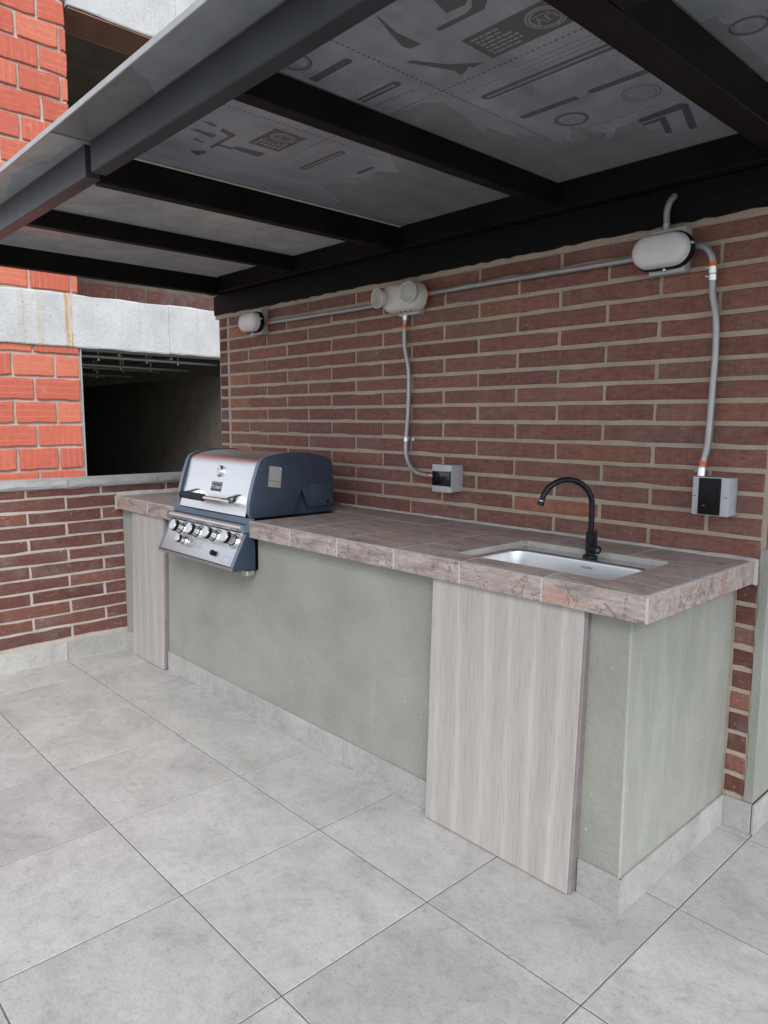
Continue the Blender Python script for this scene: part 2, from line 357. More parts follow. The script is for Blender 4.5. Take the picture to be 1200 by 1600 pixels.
# ================================================================== THE SETTING
g = obj('ground', box(nb(), -600, 600, -600, 600, -9.2, -9.0), mortar_mat('ground_dust', (.16,.15,.13), (.26,.25,.22), .02)); g['kind'] = 'structure'

fl = obj('terrace_floor', box(nb(), -.12, 8.6, -8.6, 1.2, -.30, -.0014), M['grout_floor']); fl['kind'] = 'structure'
T = .4964
tile_me = []
for k in range(4):
    b = nb(); d = T/2
    box(b, -d, d, -d, d, -.008, 0); tile_me.append(mesh('tile', b, .0014))
def cut_tile(x0, x1, y0, y1):
    b = nb(); box(b, x0, x1, y0, y1, -.008, 0); return mesh('tile', b, .0014)
xs = [.334+.5*i for i in range(-1, 16)]; ys = [-1.042+.5*j for j in range(-14, 5)]
cnt = 0
for i, x in enumerate(xs[:-1]):
    for j, y in enumerate(ys[:-1]):
        x0, x1, y0, y1 = x+.0018, x+.4982, y+.0018, y+.4982
        a0, a1, b0, b1 = max(x0, .0), x1, y0, min(y1, -.002)
        if y0 > -.002 and x0 < 3.3: continue
        if x0 >= 3.3: b1 = min(y1, 1.0)
        if b1-b0 < .02 or a1-a0 < .02: continue
        if y0 > -.66 and x1 < 3.15: continue
        if x0 > 6.4 or y0 < -6.2: continue
        if (a0, a1, b0, b1) == (x0, x1, y0, y1):
            o = link('tile', tile_me[(i*7+j*3) % 4], M['tile'], fl, ((x0+x1)/2, (y0+y1)/2, random.uniform(-.0003, .0002)))
        else:
            o = link('tile', cut_tile(a0-(x0+x1)/2, a1-(x0+x1)/2, b0-(y0+y1)/2, b1-(y0+y1)/2), M['tile'], fl, ((x0+x1)/2, (y0+y1)/2, 0))

# ------------------------------------------------------------------ brick making
def brick_mesh(L, H, D=.02, ch=.0022, seed=0, jit=.0022, proud=True):
    """front face towards -y at y=0, centred on x and z; ragged arris"""
    rg = random.Random(seed); n = max(2, int(L/.075)); h, l = H/2, L/2
    per = [(-l+L*i/n, -h) for i in range(n)] + [(l, -h), (l, 0)] + [(l-L*i/n, h) for i in range(n)] + [(-l, h), (-l, 0)]
    out, inn = [], []
    for x, z in per:
        jx, jz = rg.uniform(-jit, jit*.5), rg.uniform(-jit, jit*.5)
        if rg.random() < .06: jz -= rg.uniform(.002, .005)
        px, pz = x*(1+jx/l), z*(1+jz/h)
        out.append((px, pz)); inn.append((px*(1-ch*1.4/l), pz*(1-ch*1.4/h)))
    b = nb()
    loft(b, [[(x, D, z) for x, z in out], [(x, ch, z) for x, z in out], [(x, rg.uniform(-.0004, .0006), z) for x, z in inn]], False, True)
    return mesh('brick', b, smooth=False)
_bc = {}
def get_brick(L, H, var, mat, D=.02, jit=.0015):
    key = (round(L, 2), round(H, 3), var, mat.name)
    if key not in _bc:
        me = brick_mesh(L, H, D, seed=hash(key[:3]) & 0xffff if False else int(L*1000)*31+int(H*1000)*7+var, jit=jit); me.materials.append(mat); _bc[key] = me
    return _bc[key], L/round(L, 2)

# ------------------------------------------------------------------ brick wall behind the counter
wall = thing('brick_wall', 'long brown brick wall with beige mortar behind the counter', 'wall', (1.65, 0, 0))
bx('mortar_core', M['mortar'], wall, -.018, 3.312, .0042, .24, .0, 2.0135)
beds = [2.0, 1.935, 1.860, 1.787, 1.713, 1.642, 1.568, 1.500, 1.430, 1.357, 1.282, 1.207, 1.132, 1.061, .990, .918]
while beds[-1] > .12: beds.append(beds[-1]-.0733)
HEADS = {}
rg = random.Random(3)
for r_ in range(len(beds)-1):
    zt, zb = beds[r_], beds[r_+1]; H = zt-zb-.0150; zc = (zt+zb)/2
    if H < .03: continue
    typeA = (r_ % 2 == 0)      # row 1.430-1.357 is r_=8
    above = zc > .90
    # narrow quoin bricks at the left end
    if above:
        me, _ = get_brick(.082, round(H, 3), r_ % 3, M['brick_dark']); link('brick', me, None, wall, (.032, rg.uniform(-.002, .0015), zc))
    xj = [.514+.4005*k for k in range(7)] if typeA else [.316+.4005*k for k in range(8)]
    edges = [.098] + xj + [3.302]
    for a, c in zip(edges, edges[1:]):
        if c-a < .04: continue
        if not above:
            if c < 3.2: continue
            a = 3.228 if r_ not in (15, 16) else 3.228
        L = c-a-.0135; xc = (a+c)/2
        mat = M['brick']
        if above and xc < .32 and not typeA and r_ in (1, 5, 7, 11): mat = M['brick_red']
        if above and r_ == 13 and 2.4 < xc < 2.75: mat = M['brick_red']
        if not above: mat = M['brick_dark'] if r_ % 3 else M['brick']
        Lr = round(L, 2); me, _ = get_brick(Lr, round(H, 3), rg.randrange(4), mat)
        o = link('brick', me, None, wall, (xc+rg.uniform(-.0015, .0015), rg.uniform(-.0022, .0016), zc+rg.uniform(-.0007, .0007)))
        o.scale.x = L/Lr; o.rotation_euler = (rg.uniform(-.006, .006), rg.uniform(-.0012, .0012), rg.uniform(-.003, .003))
# painted band and ragged mortar line under it
b = nb(); n = 90; rr = random.Random(5)
top = [(-.05+3.37*i/n, 2.135) for i in range(n+1)]; bot = [(-.05+3.37*i/n, 2.016+rr.uniform(-.0035, .0035)) for i in range(n+1)]
prism(b, bot+top[::-1], 'y', -.012, .22); obj('painted_band', b, M['black_band'], wall)
b = nb(); prism(b, [(x, z+.002) for x, z in bot]+[(x, 1.994+rr.uniform(-.003, .003)) for x, z in bot][::-1], 'y', -.0025, .05); obj('mortar_bead', b, M['mortar'], wall)
bx('upper_course', M['black_band'], wall, -.02, 3.312, .01, .23, 2.137, 2.234)
# plastered end of the wall
bx('plaster_end', M['plaster'], wall, 3.3135, 3.329, .003, .26, .106, 2.01, .003)
b = nb(); rr = random.Random(8); zz = [.106+.045*i for i in range(20)]
prism(b, [(3.3272, z) for z in zz]+[(3.304-rr.uniform(0, .008), z) for z in zz[::-1]], 'y', -.0015, .02); obj('plaster_smear', b, M['plaster'], wall)
bx('baseboard_tile', M['tile'], wall, 3.2335, 3.327, -.011, .0, .0, .104, .0015)
bx('baseboard_tile', M['tile'], wall, 3.3295, 3.339, -.009, .26, .0, .104, .0015)

# ------------------------------------------------------------------ low parapet wall on the left
par = thing('parapet_wall', 'low dark maroon brick parapet with grey concrete coping', 'wall', (0, -1.2, 0))
bx('mortar_core', M['mortar_grey'], par, -.14, -.005, -3.2, -.0, -.28, .984)
rg = random.Random(11); z = .9875
rows = []
zt = .983
for r_ in range(13):
    zb = zt-(.0735 if r_ else .05); rows.append((zt, zb)); zt = zb
for r_, (zt, zb) in enumerate(rows):
    if zb < .085: continue
    H = zt-zb-.0125; zc = (zt+zb)/2; H = min(H, .062)
    y0 = -1.209 if r_ % 2 == 0 else -1.003
    js = sorted([y0+.4045*k for k in range(-5, 4) if -3.15 < y0+.4045*k < -.02]); js = [-3.19]+js+[-.012]
    for a, c in zip(js, js[1:]):
        if c-a < .05 or (r_ > 1 and a > -.68): continue
        L = c-a-.0125; Lr = round(L, 2); me, _ = get_brick(Lr, round(H, 3), rg.randrange(5), M['brick_dark'], jit=.003)
        o = link('brick', me, None, par, (rg.uniform(-.002, .002), (a+c)/2, zc+rg.uniform(-.001, .001))); o.scale.x = L/Lr
        o.rotation_euler = (0, 0, R(90)+rg.uniform(-.004, .004))
cuts = [-3.2, -2.55, -1.92, -1.47, -.992, -.462, .03]
for a, c in zip(cuts, cuts[1:]):
    b = nb(); n = 9; rr = random.Random(int(a*100))
    loft(b, [[(-.165, a+.002+(c-a-.004)*t, .987), (.016+rr.uniform(-.003, .003), a+.002+(c-a-.004)*t, .9865+rr.uniform(-.003, .003)), (.020+rr.uniform(-.002, .002), a+.002+(c-a-.004)*t, 1.0+rr.uniform(-.003, .003)),
              (.014+rr.uniform(-.002, .002), a+.002+(c-a-.004)*t, 1.0235), (-.16, a+.002+(c-a-.004)*t, 1.028)] for t in [i/n for i in range(n+1)]])
    obj('coping_slab', b, M['coping'], par)
bx('coping_bed', M['mortar_grey'], par, -.15, .006, -3.19, .02, .981, 1.018)
for a, c in ((-2.56, -2.06), (-2.055, -1.54), (-1.535, -1.036), (-1.033, -.686)):
    bx('baseboard_tile', M['tile'], par, .0, .0095, a, c, -.002, .104, .0014)

# ------------------------------------------------------------------ unfinished building next door
bd = thing('neighbouring_building', 'unfinished red clay block building with concrete beams beyond the parapet', 'building', (-2.7, 0, -9))
BX = -2.6
for nm, z0, z1, hi in (('lower_wall', -9, 2.03, 0), ('upper_wall', 2.46, 5.6, 0)):
    bx(nm, M['mortar_grey'], bd, BX-.16, BX-.022, -1.62, .088, z0, z1)
bx('far_wall', M['coping'], bd, BX-.39, BX-.03, 1.79, 6.0, -9, 2.0)
b = nb(); prism(b, [(BX-.17, .09), (BX-.005, .09), (BX-.010, .103), (BX-.17, .103)], 'z', .2, 2.0); obj('jamb_render', b, M['coping'], bd)
rg = random.Random(21); BC = {}
def block(y0, y1, z0, z1, upright, x=BX, mat=None):
    L, H = y1-y0, z1-z0; key = (round(L, 2), round(H, 2), upright, rg.randrange(3), mat)
    if key not in BC:
        me = brick_mesh(key[0], key[1], .09, .005, seed=key[3]+int(L*100), jit=.007); me.materials.append(M[mat or ('block_v' if upright else 'block')])
        for v in me.vertices: v.co = Vector((-v.co.y, v.co.x, v.co.z))
        BC[key] = me
    o = link('brick', BC[key], None, bd, (x+rg.uniform(-.004, .004), (y0+y1)/2, (z0+z1)/2)); o.scale = (1, L/key[0], H/key[1])
    o.rotation_euler = (0, 0, rg.uniform(-.008, .008))
def block_wall(z_beds, ymin, ymax, x=BX, ph=0, mat=None):
    for i, (zt, zb) in enumerate(zip(z_beds, z_beds[1:])):
        off = (-.133 if (i+ph) % 2 else -.311)
        js = [ymin]+[off+.35*k for k in range(-12, 9) if ymin+.05 < off+.35*k < ymax-.05]+[ymax]
        for a, c in zip(js, js[1:]):
            if zt-zb < .04: continue
            block(a+.011, c-.011, zb+.010, zt-.009, rg.random() < .3, x, mat)
block_wall([2.03, 1.928]+[1.928-.2035*k for k in range(1, 9)], -1.6, .088)
block_wall([2.47+.2015*k for k in range(15)][::-1], -1.6, .105, ph=1)
# recessed inner block wall of the upper floor, shade put into its colours
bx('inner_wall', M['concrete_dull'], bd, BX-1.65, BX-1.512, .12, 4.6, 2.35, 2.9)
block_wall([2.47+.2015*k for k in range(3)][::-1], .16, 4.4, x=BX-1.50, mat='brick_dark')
# beams
def beam(z0, z1, y0, y1, mat=M['concrete']):
    b = nb(); n = int((y1-y0)/.12); rr = random.Random(int(z0*10))
    j = lambda s=.005: rr.uniform(-s, s)
    loft(b, [[(BX-.30, y, z0), (BX+.012, y, z0+j()), (BX+.018, y, z0+.012+j(.003)), (BX+.018, y, z1-.012+j()), (BX+.012, y, z1+j(.008)), (BX-.30, y, z1)] for y in [y0+(y1-y0)*i/n for i in range(n+1)]])
    return obj('concrete_beam', b, mat, bd)
beam(2.0, 2.462, -1.62, .95); beam(2.0, 2.462, .953, 6.0); beam(4.87, 5.32, .112, 1.12); beam(4.87, 5.32, 1.123, 6.0)
bx('soffit', M['soffit'], bd, BX-.42, BX+.006, .125, 6.0, 4.852, 4.862)
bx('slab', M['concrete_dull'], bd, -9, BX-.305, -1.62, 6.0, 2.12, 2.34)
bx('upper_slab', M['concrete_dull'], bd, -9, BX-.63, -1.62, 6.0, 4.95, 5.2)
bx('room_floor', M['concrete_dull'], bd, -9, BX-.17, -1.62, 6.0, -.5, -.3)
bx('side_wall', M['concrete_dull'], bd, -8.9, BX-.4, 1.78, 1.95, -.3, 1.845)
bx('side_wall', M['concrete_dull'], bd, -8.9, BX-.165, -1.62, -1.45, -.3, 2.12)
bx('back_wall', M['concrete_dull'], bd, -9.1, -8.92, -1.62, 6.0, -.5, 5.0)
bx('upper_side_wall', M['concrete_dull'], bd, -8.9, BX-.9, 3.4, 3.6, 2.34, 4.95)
rr = random.Random(2)
for i, (x, zz) in enumerate(((-3.1, 1.965), (-3.75, 1.93), (-4.5, 1.955), (-5.3, 1.925), (-6.2, 1.96))):
    pp = obj('ceiling_pipe', tube(nb(), [(x, -1.44, zz), (x+.05, .4, zz+.006), (x, 1.77, zz)], .017, 10), M['conduit'], bd, smooth=True)
    for yy in (.45, .95, 1.3):
        obj('pipe_hanger', tube(nb(), [(x, yy, zz-.03), (x, yy, 2.12)], .010, 8), M['zinc'], pp, smooth=True)
for yy in (.6, 1.15):
    obj('ceiling_pipe', tube(nb(), [(-2.95, yy, 1.985), (-8.5, yy+.2, 1.985)], .015, 10), M['conduit'], bd, smooth=True)

# ================================================================== CANOPY
can = thing('steel_canopy', 'black steel canopy with grey polycarbonate sheets over the counter', 'canopy', (1.6, -.7, 2.0))
ZP = 2.236
for xf, zb in ((.08, 2.13), (.878, 2.158), (1.695, 2.13), (2.533, 2.152), (3.358, 2.136)):
    bx('rafter', M['steel_black'], can, xf-.05, xf, -1.424, -.062, zb, 2.2335, .003)
bx('rafter', M['steel_black'], can, 3.262, 3.3065, -1.42, -.062, 2.150, 2.2335, .003)
bx('ledger_beam', M['steel_black'], can, -.05, 5.2, -.06, -.0125, 2.1385, 2.2345, .003)
bx('fascia_beam', M['fascia'], can, -.10, 1.700, -1.476, -1.426, 2.134, 2.2345, .003)
bx('fascia_beam', M['fascia'], can, 1.738, 3.307, -1.472, -1.422, 2.140, 2.2345, .003)
bx('splice_plate', M['fascia'], can, 1.7015, 1.708, -1.478, -1.43, 2.132, 2.2340, .001)
bx('cross_beam', M['steel_black'], can, 3.360, 5.2, -1.135, -1.085, 2.138, 2.2340, .003)
bx('cross_beam', M['fascia'], can, 3.360, 5.2, -1.472, -1.422, 2.140, 2.2340, .003)
obj('white_bead', tube(nb(), [(1.697, -1.42, 2.2315), (1.697, -.06, 2.2315)], .0032, 6), M['bead_white'], can)  # thin white line along the rafter's top edge
obj('white_bead', tube(nb(), [(.082, -1.42, 2.2325), (.082, -.06, 2.2325)], .0022, 6), M['bead_white'], can)
panels = []
for a, c in ((-.06, 1.712), (1.727, 3.320), (3.335, 5.2)):
    panels.append(bx('roof_panel', M['poly_pale' if a < 0 else 'poly'], can, a, c, -1.588, .10, ZP, ZP+.010))
for x in (1.7195, 3.3275):
    bx('joint_profile', M['alu'], can, x-.012, x+.012, -1.588, .10, ZP-.004, ZP-.0008, .0008); bx('joint_profile', M['alu'], can, x-.012, x+.012, -1.588, .10, ZP+.0108, ZP+.014, .0008)
for a, c in ((-.06, 1.716), (1.719, 3.324), (3.331, 5.2)):
    bx('edge_profile', M['alu'], can, a, c, -1.594, -1.5885, ZP-.004, ZP+.014, .001)
# --- film and print on the underside
def flat(bm, poly, z):
    bm.faces.new([bm.verts.new((x, y, z)) for x, y in poly][::-1])
def sheet(name, poly, mat, parent, z):
    b = nb(); flat(b, poly, z); bmesh.ops.triangulate(b, faces=b.faces); me = mesh(name, b)
    for p in me.polygons: pass
    return link(name, me, mat, parent)
ZF, ZI, ZL = ZP-.0007, ZP-.0013, ZP-.0019
jag = [(2.535,-.935),(2.60,-.905),(2.655,-.908),(2.696,-.866),(2.67,-.727),(2.623,-.59),(2.67,-.659),(2.685,-.5),(2.702,-.555),(2.736,-.471),(2.745,-.36),(2.78,-.425),(2.783,-.359),(2.846,-.474),(2.872,-.424),(2.873,-.29),(2.934,-.359),(3.008,-.37),(2.992,-.274),(3.021,-.266),(3.004,-.189),(3.03,-.186),(3.096,-.187),(3.19,-.263),(3.262,-.20)]
P1 = panels[1]
sheet('film', [(2.535,-1.42),(3.262,-1.42)]+jag[::-1], M['film'], P1, ZF)
jag2 = [(1.73,-.47),(1.80,-.50),(1.86,-.60),(1.90,-.70),(1.95,-.66),(2.01,-.585),(2.04,-.66),(2.10,-.60),(2.16,-.62),(2.20,-.56),(2.27,-.66),(2.33,-.72),(2.38,-.85),(2.482,-.88)]
sheet('film', [(1.73,-1.42),(2.482,-1.42)]+jag2[::-1], M['film'], P1, ZF)
sheet('film', [(2.30,-1.587),(3.318,-1.587),(3.318,-1.474),(2.20,-1.474),(2.26,-1.52)], M['film'], P1, ZF)
sheet('film', [(1.05,-1.52),(1.25,-1.555),(1.448,-1.529),(1.472,-1.50),(1.588,-1.512),(1.69,-1.50),(1.69,-1.478),(.85,-1.478)], M['film'], panels[0], ZF)
rjag = [(3.36,-.763),(3.382,-.755),(3.39,-.757),(3.392,-.732),(3.399,-.694),(3.391,-.657),(3.391,-.58),(3.389,-.51),(3.39,-.446),(3.5,-.40),(3.7,-.42),(3.9,-.38)]
sheet('film', [(3.36,-1.08),(3.9,-1.08)]+rjag[::-1], M['film'], panels[2], ZF)
b = nb()   # bright torn edges
for poly in (jag, rjag):
    rr = random.Random(4)
    for (ax, ay), (cx, cy) in zip(poly, poly[1:]):
        if rr.random() < .3: tube(b, [(ax, ay, ZF-.0006), (ax+(cx-ax)*.5, ay+(cy-ay)*.5, ZF-.0006)], .0011, 5)
obj('torn_edge', b, M['scratch'], P1)
def dots(p0, p1, parent, step=.0165, L=.0095, W=.0062):
    b = nb(); d = Vector(p1)-Vector(p0); n = int(d.length/step); t = d.normalized(); s = Vector((-t.y, t.x))
    for i in range(n+1):
        c = Vector(p0)+t*step*i
        flat(b, [tuple(c+t*L/2*math.cos(a)+s*W/2*math.sin(a)) for a in [2*math.pi*k/8 for k in range(8)]], ZI)
    return obj('dotted_line', b, M['print'], parent)
def bar(x0, x1, y, h, parent, round_at=None):
    r = h/2; p = []
    for k in range(7):
        a = -math.pi/2+math.pi*k/6; p.append((x1-(r-r*math.cos(a) if round_at == 1 else 0), y+r*math.sin(a)))
    for k in range(7):
        a = math.pi/2+math.pi*k/6; p.append((x0+(r+r*math.cos(a) if round_at == -1 else 0), y+r*math.sin(a)))
    return sheet('printed_bar', p, M['print'], parent, ZI)
def micro(x0, x1, y0, y1, rows, parent, mat='print_soft', seed=0, z=ZI, th=.26):
    b = nb(); rr = random.Random(seed)
    for i in range(rows):
        y = y0+(y1-y0)*i/max(1, rows-1); x = x0+rr.uniform(0, .01); h = abs(y1-y0)/max(1, rows-1)*th if rows > 1 else .006
        e = x1-rr.uniform(0, .25)*(x1-x0)
        while x < e-.006:
            wl = min(rr.uniform(.008, .026), e-x); flat(b, [(x, y-h/2), (x+wl, y-h/2), (x+wl, y+h/2), (x, y+h/2)], z); x += wl+.004
    return obj('printed_small_text', b, M[mat], parent)
def annulus(b, c, r0, r1, z, teeth=0, n=48, a0=0, a1=360):
    n = teeth*4 if teeth else n
    pin, pout = [], []
    for k in range(n+1):
        a = R(a0+(a1-a0)*k/n); ro = r1*(1.07 if teeth and (k % 4) < 2 else 1)
        pin.append((c[0]+r0*math.cos(a), c[1]+r0*math.sin(a))); pout.append((c[0]+ro*math.cos(a), c[1]+ro*math.sin(a)))
    for k in range(n): flat(b, [pin[k], pout[k], pout[k+1], pin[k+1]], z)
def gear(c, r, parent, lines=3, seed=0):
    b = nb(); annulus(b, c, r*.86, r, ZI, teeth=30); annulus(b, c, r*.76, r*.79, ZI)
    obj('printed_seal', b, M['print'], parent)
    micro(c[0]-r*.5, c[0]+r*.6, c[1]-r*.3, c[1]+r*.3, lines, parent, seed=seed)
def uv_mark(x1, yc, parent, wlen=.25, h=.118, r=.046, seed=0):
    sheet('printed_block', [(x1-wlen, yc-h/2), (x1, yc-h/2), (x1, yc+h/2), (x1-wlen, yc+h/2)], M['print'], parent, ZI)
    c = (x1-.058, yc); b = nb(); annulus(b, c, r*.70, r, ZL); obj('printed_ring', b, M['print_light'], parent)
    b = nb()
    for k in range(34):
        if k % 8 == 7: continue
        annulus(b, c, r*.80, r*.90, ZL-.0005, n=2, a0=k*10.6, a1=k*10.6+6.5)
    obj('printed_small_text', b, M['print'], parent)
    me = text_mesh('UV', r*.92, (c[0], c[1]+.001, ZL), (-1, 0, 0), (0, 1, 0)); link('printed_lettering', me, M['print_light'], parent)
    sheet('printed_bar', [(c[0]-r*.5, c[1]-r*.42), (c[0]+r*.5, c[1]-r*.42), (c[0]+r*.5, c[1]-r*.36), (c[0]-r*.5, c[1]-r*.36)], M['print_light'], parent, ZL)
    micro(x1-wlen+.012, x1-wlen+.115, yc-h*.34, yc+h*.34, 6, parent, 'print_light', seed, ZL, .45)
# main bay
dots((2.742,-1.40), (2.745,-.37), P1); dots((2.555,-.922), (3.255,-.924), P1)
uv_mark(3.195, -1.022, P1, seed=1)
sheet('printed_letter', [(3.014,-1.244),(2.999,-1.19),(3.048,-1.185),(3.074,-1.202),(3.052,-1.269)], M['print'], P1, ZI)
sheet('printed_letter', [(3.115,-1.25),(3.10,-1.171),(3.065,-1.143),(2.939,-1.147),(2.942,-1.163),(3.027,-1.160),(3.052,-1.168),(3.077,-1.199),(3.08,-1.25)], M['print'], P1, ZI)
sheet('printed_letter', [(2.894,-1.307),(2.885,-1.274),(2.870,-1.217),(2.872,-1.136),(2.839,-1.142),(2.834,-1.162),(2.857,-1.224)], M['print'], P1, ZI)
sheet('printed_block', [(2.785,-1.103),(2.803,-1.099),(2.85,-1.02),(2.918,-.962),(2.88,-.962),(2.88,-.975),(2.86,-.962),(2.835,-.954),(2.839,-.985)], M['print'], P1, ZI)
bar(2.545, 2.70, -1.041, .030, P1, 1); bar(2.552, 2.705, -1.211, .026, P1, 1)
sheet('printed_bar', [(2.545,-1.039), (2.682,-1.036), (2.682,-1.044), (2.545,-1.046)], M['print_light'], P1, ZL)
micro(2.56, 2.70, -1.185, -1.075, 10, P1, seed=3); micro(2.565, 2.62, -1.255, -1.235, 2, P1, seed=4)
me = text_mesh('www.alianza.com.co', .0185, (2.622, -.988, ZI), (1, .06, 0), (.06, -1, 0)); link('printed_lettering', me, M['print'], P1)
gear((2.600,-1.300), .040, P1, 3, 5)
bar(2.786, 3.258, -.808, .034, P1, -1); sheet('printed_bar', [(2.80,-.802), (3.255,-.806), (3.255,-.815), (2.80,-.811)], M['print_light'], P1, ZL)
micro(2.77, 2.93, -.868, -.868, 1, P1, seed=6); micro(2.95, 3.25, -.885, -.845, 3, P1, seed=7)
micro(2.80, 3.25, -.775, -.655, 11, P1, seed=8, th=.3)
bar(2.782, 2.969, -.628, .026, P1, -1); bar(3.003, 3.258, -.632, .026, P1, -1)
gear((2.878,-.514), .047, P1, 3, 9); micro(2.80, 2.86, -.60, -.585, 2, P1, seed=10)
b = nb(); annulus(b, (3.10,-.527), .048, .051, ZI); annulus(b, (3.10,-.527), .038, .040, ZI); obj('printed_seal', b, M['print'], P1); micro(3.07, 3.14, -.545, -.51, 4, P1, seed=11); micro(3.06, 3.11, -.60, -.588, 2, P1, seed=12)
micro(2.90, 3.2, -.425, -.425, 1, P1, seed=13)
sheet('printed_letter', [(3.01,-.373),(3.145,-.392),(3.156,-.368),(3.104,-.190),(3.080,-.192),(3.128,-.349),(3.001,-.344)], M['print'], P1, ZI)
sheet('printed_letter', [(3.002,-.333),(3.075,-.340),(3.035,-.205),(3.016,-.213),(3.05,-.318),(3.0,-.318)], M['print'], P1, ZI)
b = nb(); annulus(b, (2.865,-.355), .020, .024, ZI, n=24); obj('printed_ring', b, M['print'], P1)
# bay beside it
dots((2.265,-1.40), (2.272,-.70), P1); dots((1.985,-.936), (2.475,-.938), P1); dots((1.766,-1.40), (1.782,-.50), P1, W=.004)
uv_mark(2.228, -1.044, P1, wlen=.155, r=.045, seed=14)
sheet('printed_letter', [(2.119,-1.221),(2.101,-1.16),(1.947,-1.159),(1.958,-1.173),(2.076,-1.174),(2.094,-1.214)], M['print'], P1, ZI)
for p in ([(2.047,-1.293),(2.06,-1.272),(2.058,-1.204),(2.028,-1.205)], [(2.129,-1.303),(2.132,-1.257),(2.116,-1.235),(2.111,-1.252)], [(1.982,-1.248),(1.991,-1.238),(1.979,-1.202),(1.969,-1.205)], [(1.886,-1.204),(1.917,-1.164),(1.902,-1.152),(1.858,-1.166)], [(1.985,-1.165),(2.0,-1.165),(2.0,-1.11),(1.985,-1.11)]):
    sheet('printed_letter', p, M['print'], P1, ZI)
sheet('printed_block', [(1.997,-1.119),(2.022,-1.111),(2.034,-1.008),(1.986,-1.009)], M['print'], P1, ZI)
sheet('printed_block', [(1.823,-1.124),(1.912,-1.115),(1.913,-.971),(1.824,-.973)], M['print_light'], P1, ZI)
bar(1.992, 2.224, -.832, .03, P1, 1); sheet('printed_bar', [(2.0,-.828), (2.21,-.826), (2.21,-.834), (2.0,-.836)], M['print_light'], P1, ZL)
micro(2.0, 2.22, -.89, -.86, 3, P1, seed=15); micro(2.0, 2.24, -.80, -.69, 9, P1, seed=16); bar(2.096, 2.181, -.662, .02, P1); micro(2.30, 2.47, -1.02, -.98, 3, P1, seed=18)
# bay at the right end
gear((3.427,-.665), .040, panels[2], 4, 19); micro(3.46, 3.50, -.70, -.62, 5, panels[2], seed=20)
bar(3.38, 3.42, -.90, .012, panels[2]); micro(3.45, 3.8, -.60, -.45, 8, panels[2], seed=21)

# ================================================================== COUNTER
cnt = thing('kitchen_counter', 'green-grey plastered masonry counter topped with brown slate tiles', 'counter', (1.6, -.35, 0))
YP = -.682; YF = -.7239; HT = .9185; HB = .846; XE = 3.228
b = nb()   # front wall with a recess for the grill and an end wall
prism(b, [(.0, .0), (XE-.001, .0), (XE-.001, .8465), (1.437, .8465), (1.437, .69), (.72, .69), (.72, .8465), (.0, .8465)], 'y', YP, -.60)
obj('front_face', b, M['plaster'], cnt, .004)
b = nb(); box(b, XE-.09, XE, -.6815+.0, -.002, .0, .8465); obj('end_face', b, M['plaster'], cnt, .004)
# substrate with the sink cut-out
HX0, HX1, HY0, HY1 = 2.548, 3.118, -.612, -.226
b = nb()
for a in ((1.437, HX0+.0015, YF+.014, -.004), (HX1-.0015, 3.274, YF+.014, -.004), (HX0+.0015, HX1-.0015, YF+.014, HY0+.0015), (HX0+.0015, HX1-.0015, HY1-.0015, -.004)): box(b, a[0], a[1], a[2], a[3], .848, HT-.0007)
obj('mortar_bed', b, M['grout_white'], cnt)
bx('mortar_bed', M['grout_white'], cnt, .004, .72, YF+.014, -.004, .848, HT-.0007)
xj = [1.4375, 1.739, 2.045, 2.354, 2.657, 2.968, 3.2775]
g2 = .0026
def top_tile(poly):
    b = nb(); cx = sum(p[0] for p in poly)/len(poly); cy = sum(p[1] for p in poly)/len(poly)
    prism(b, [(x-cx, y-cy) for x, y in poly], 'z', -.011, 0); obj('top_tile', b, M['slate'], cnt, .0012, loc=(cx, cy, HT+random.uniform(-.0004, .0004)))
rc = .018
for a, c in zip(xj, xj[1:]):
    x0, x1 = a+g2, c-g2; y0, y1 = YF+.011, -.2130
    top_tile([(x0, -.2085), (x1, -.2085), (x1, -.014), (x0, -.014)])
    if x1 < HX0: top_tile([(x0, y0), (x1, y0), (x1, y1), (x0, y1)])
    elif x0 < HX0: top_tile([(x0, y0), (x1, y0), (x1, HY0), (HX0+rc, HY0), (HX0+rc*.3, HY0+rc*.3), (HX0, HY0+rc), (HX0, HY1-rc), (HX0+rc*.3, HY1-rc*.3), (HX0+rc, HY1), (x1, HY1), (x1, y1), (x0, y1)])
    elif x1 > HX1: top_tile([(x1, y0), (x1, y1), (x0, y1), (x0, HY1), (HX1-rc, HY1), (HX1-rc*.3, HY1-rc*.3), (HX1, HY1-rc), (HX1, HY0+rc), (HX1-rc*.3, HY0+rc*.3), (HX1-rc, HY0), (x0, HY0), (x0, y0)])
    else: top_tile([(x0, y0), (x1, y0), (x1, HY0), (x0, HY0)]); top_tile([(x0, HY1), (x1, HY1), (x1, y1), (x0, y1)])
for a, c in ((.010, .405), (.408, .718)): top_tile([(a, YF+.011), (c, YF+.011), (c, -.2115), (a, -.2115)]); top_tile([(a, -.2085), (c, -.2085), (c, -.014), (a, -.014)])
top_tile([(.72, -.19), (1.436, -.19), (1.436, -.014), (.72, -.014)])
def edge_tile(x0, x1, y0, y1):
    cx, cy, cz = (x0+x1)/2, (y0+y1)/2, (HB+HT)/2
    obj('edge_tile', box(nb(), x0-cx, x1-cx, y0-cy, y1-cy, HB+.0005-cz, HT-.0012-cz), M['slate'], cnt, .0014, loc=(cx, cy, cz+random.uniform(-.0004, .0004)))
for a, c in list(zip(xj[:-1], xj[1:-1]+[3.288]))+[(.017, .425), (.425, .700)]: edge_tile(a+g2, c-g2, YF, YF+.0105)
edge_tile(.7015, .719, YF+.001, YF+.0105)
edge_tile(3.2785, 3.288, YF+.0125, -.172); edge_tile(3.2785, 3.288, -.1695, -.014)
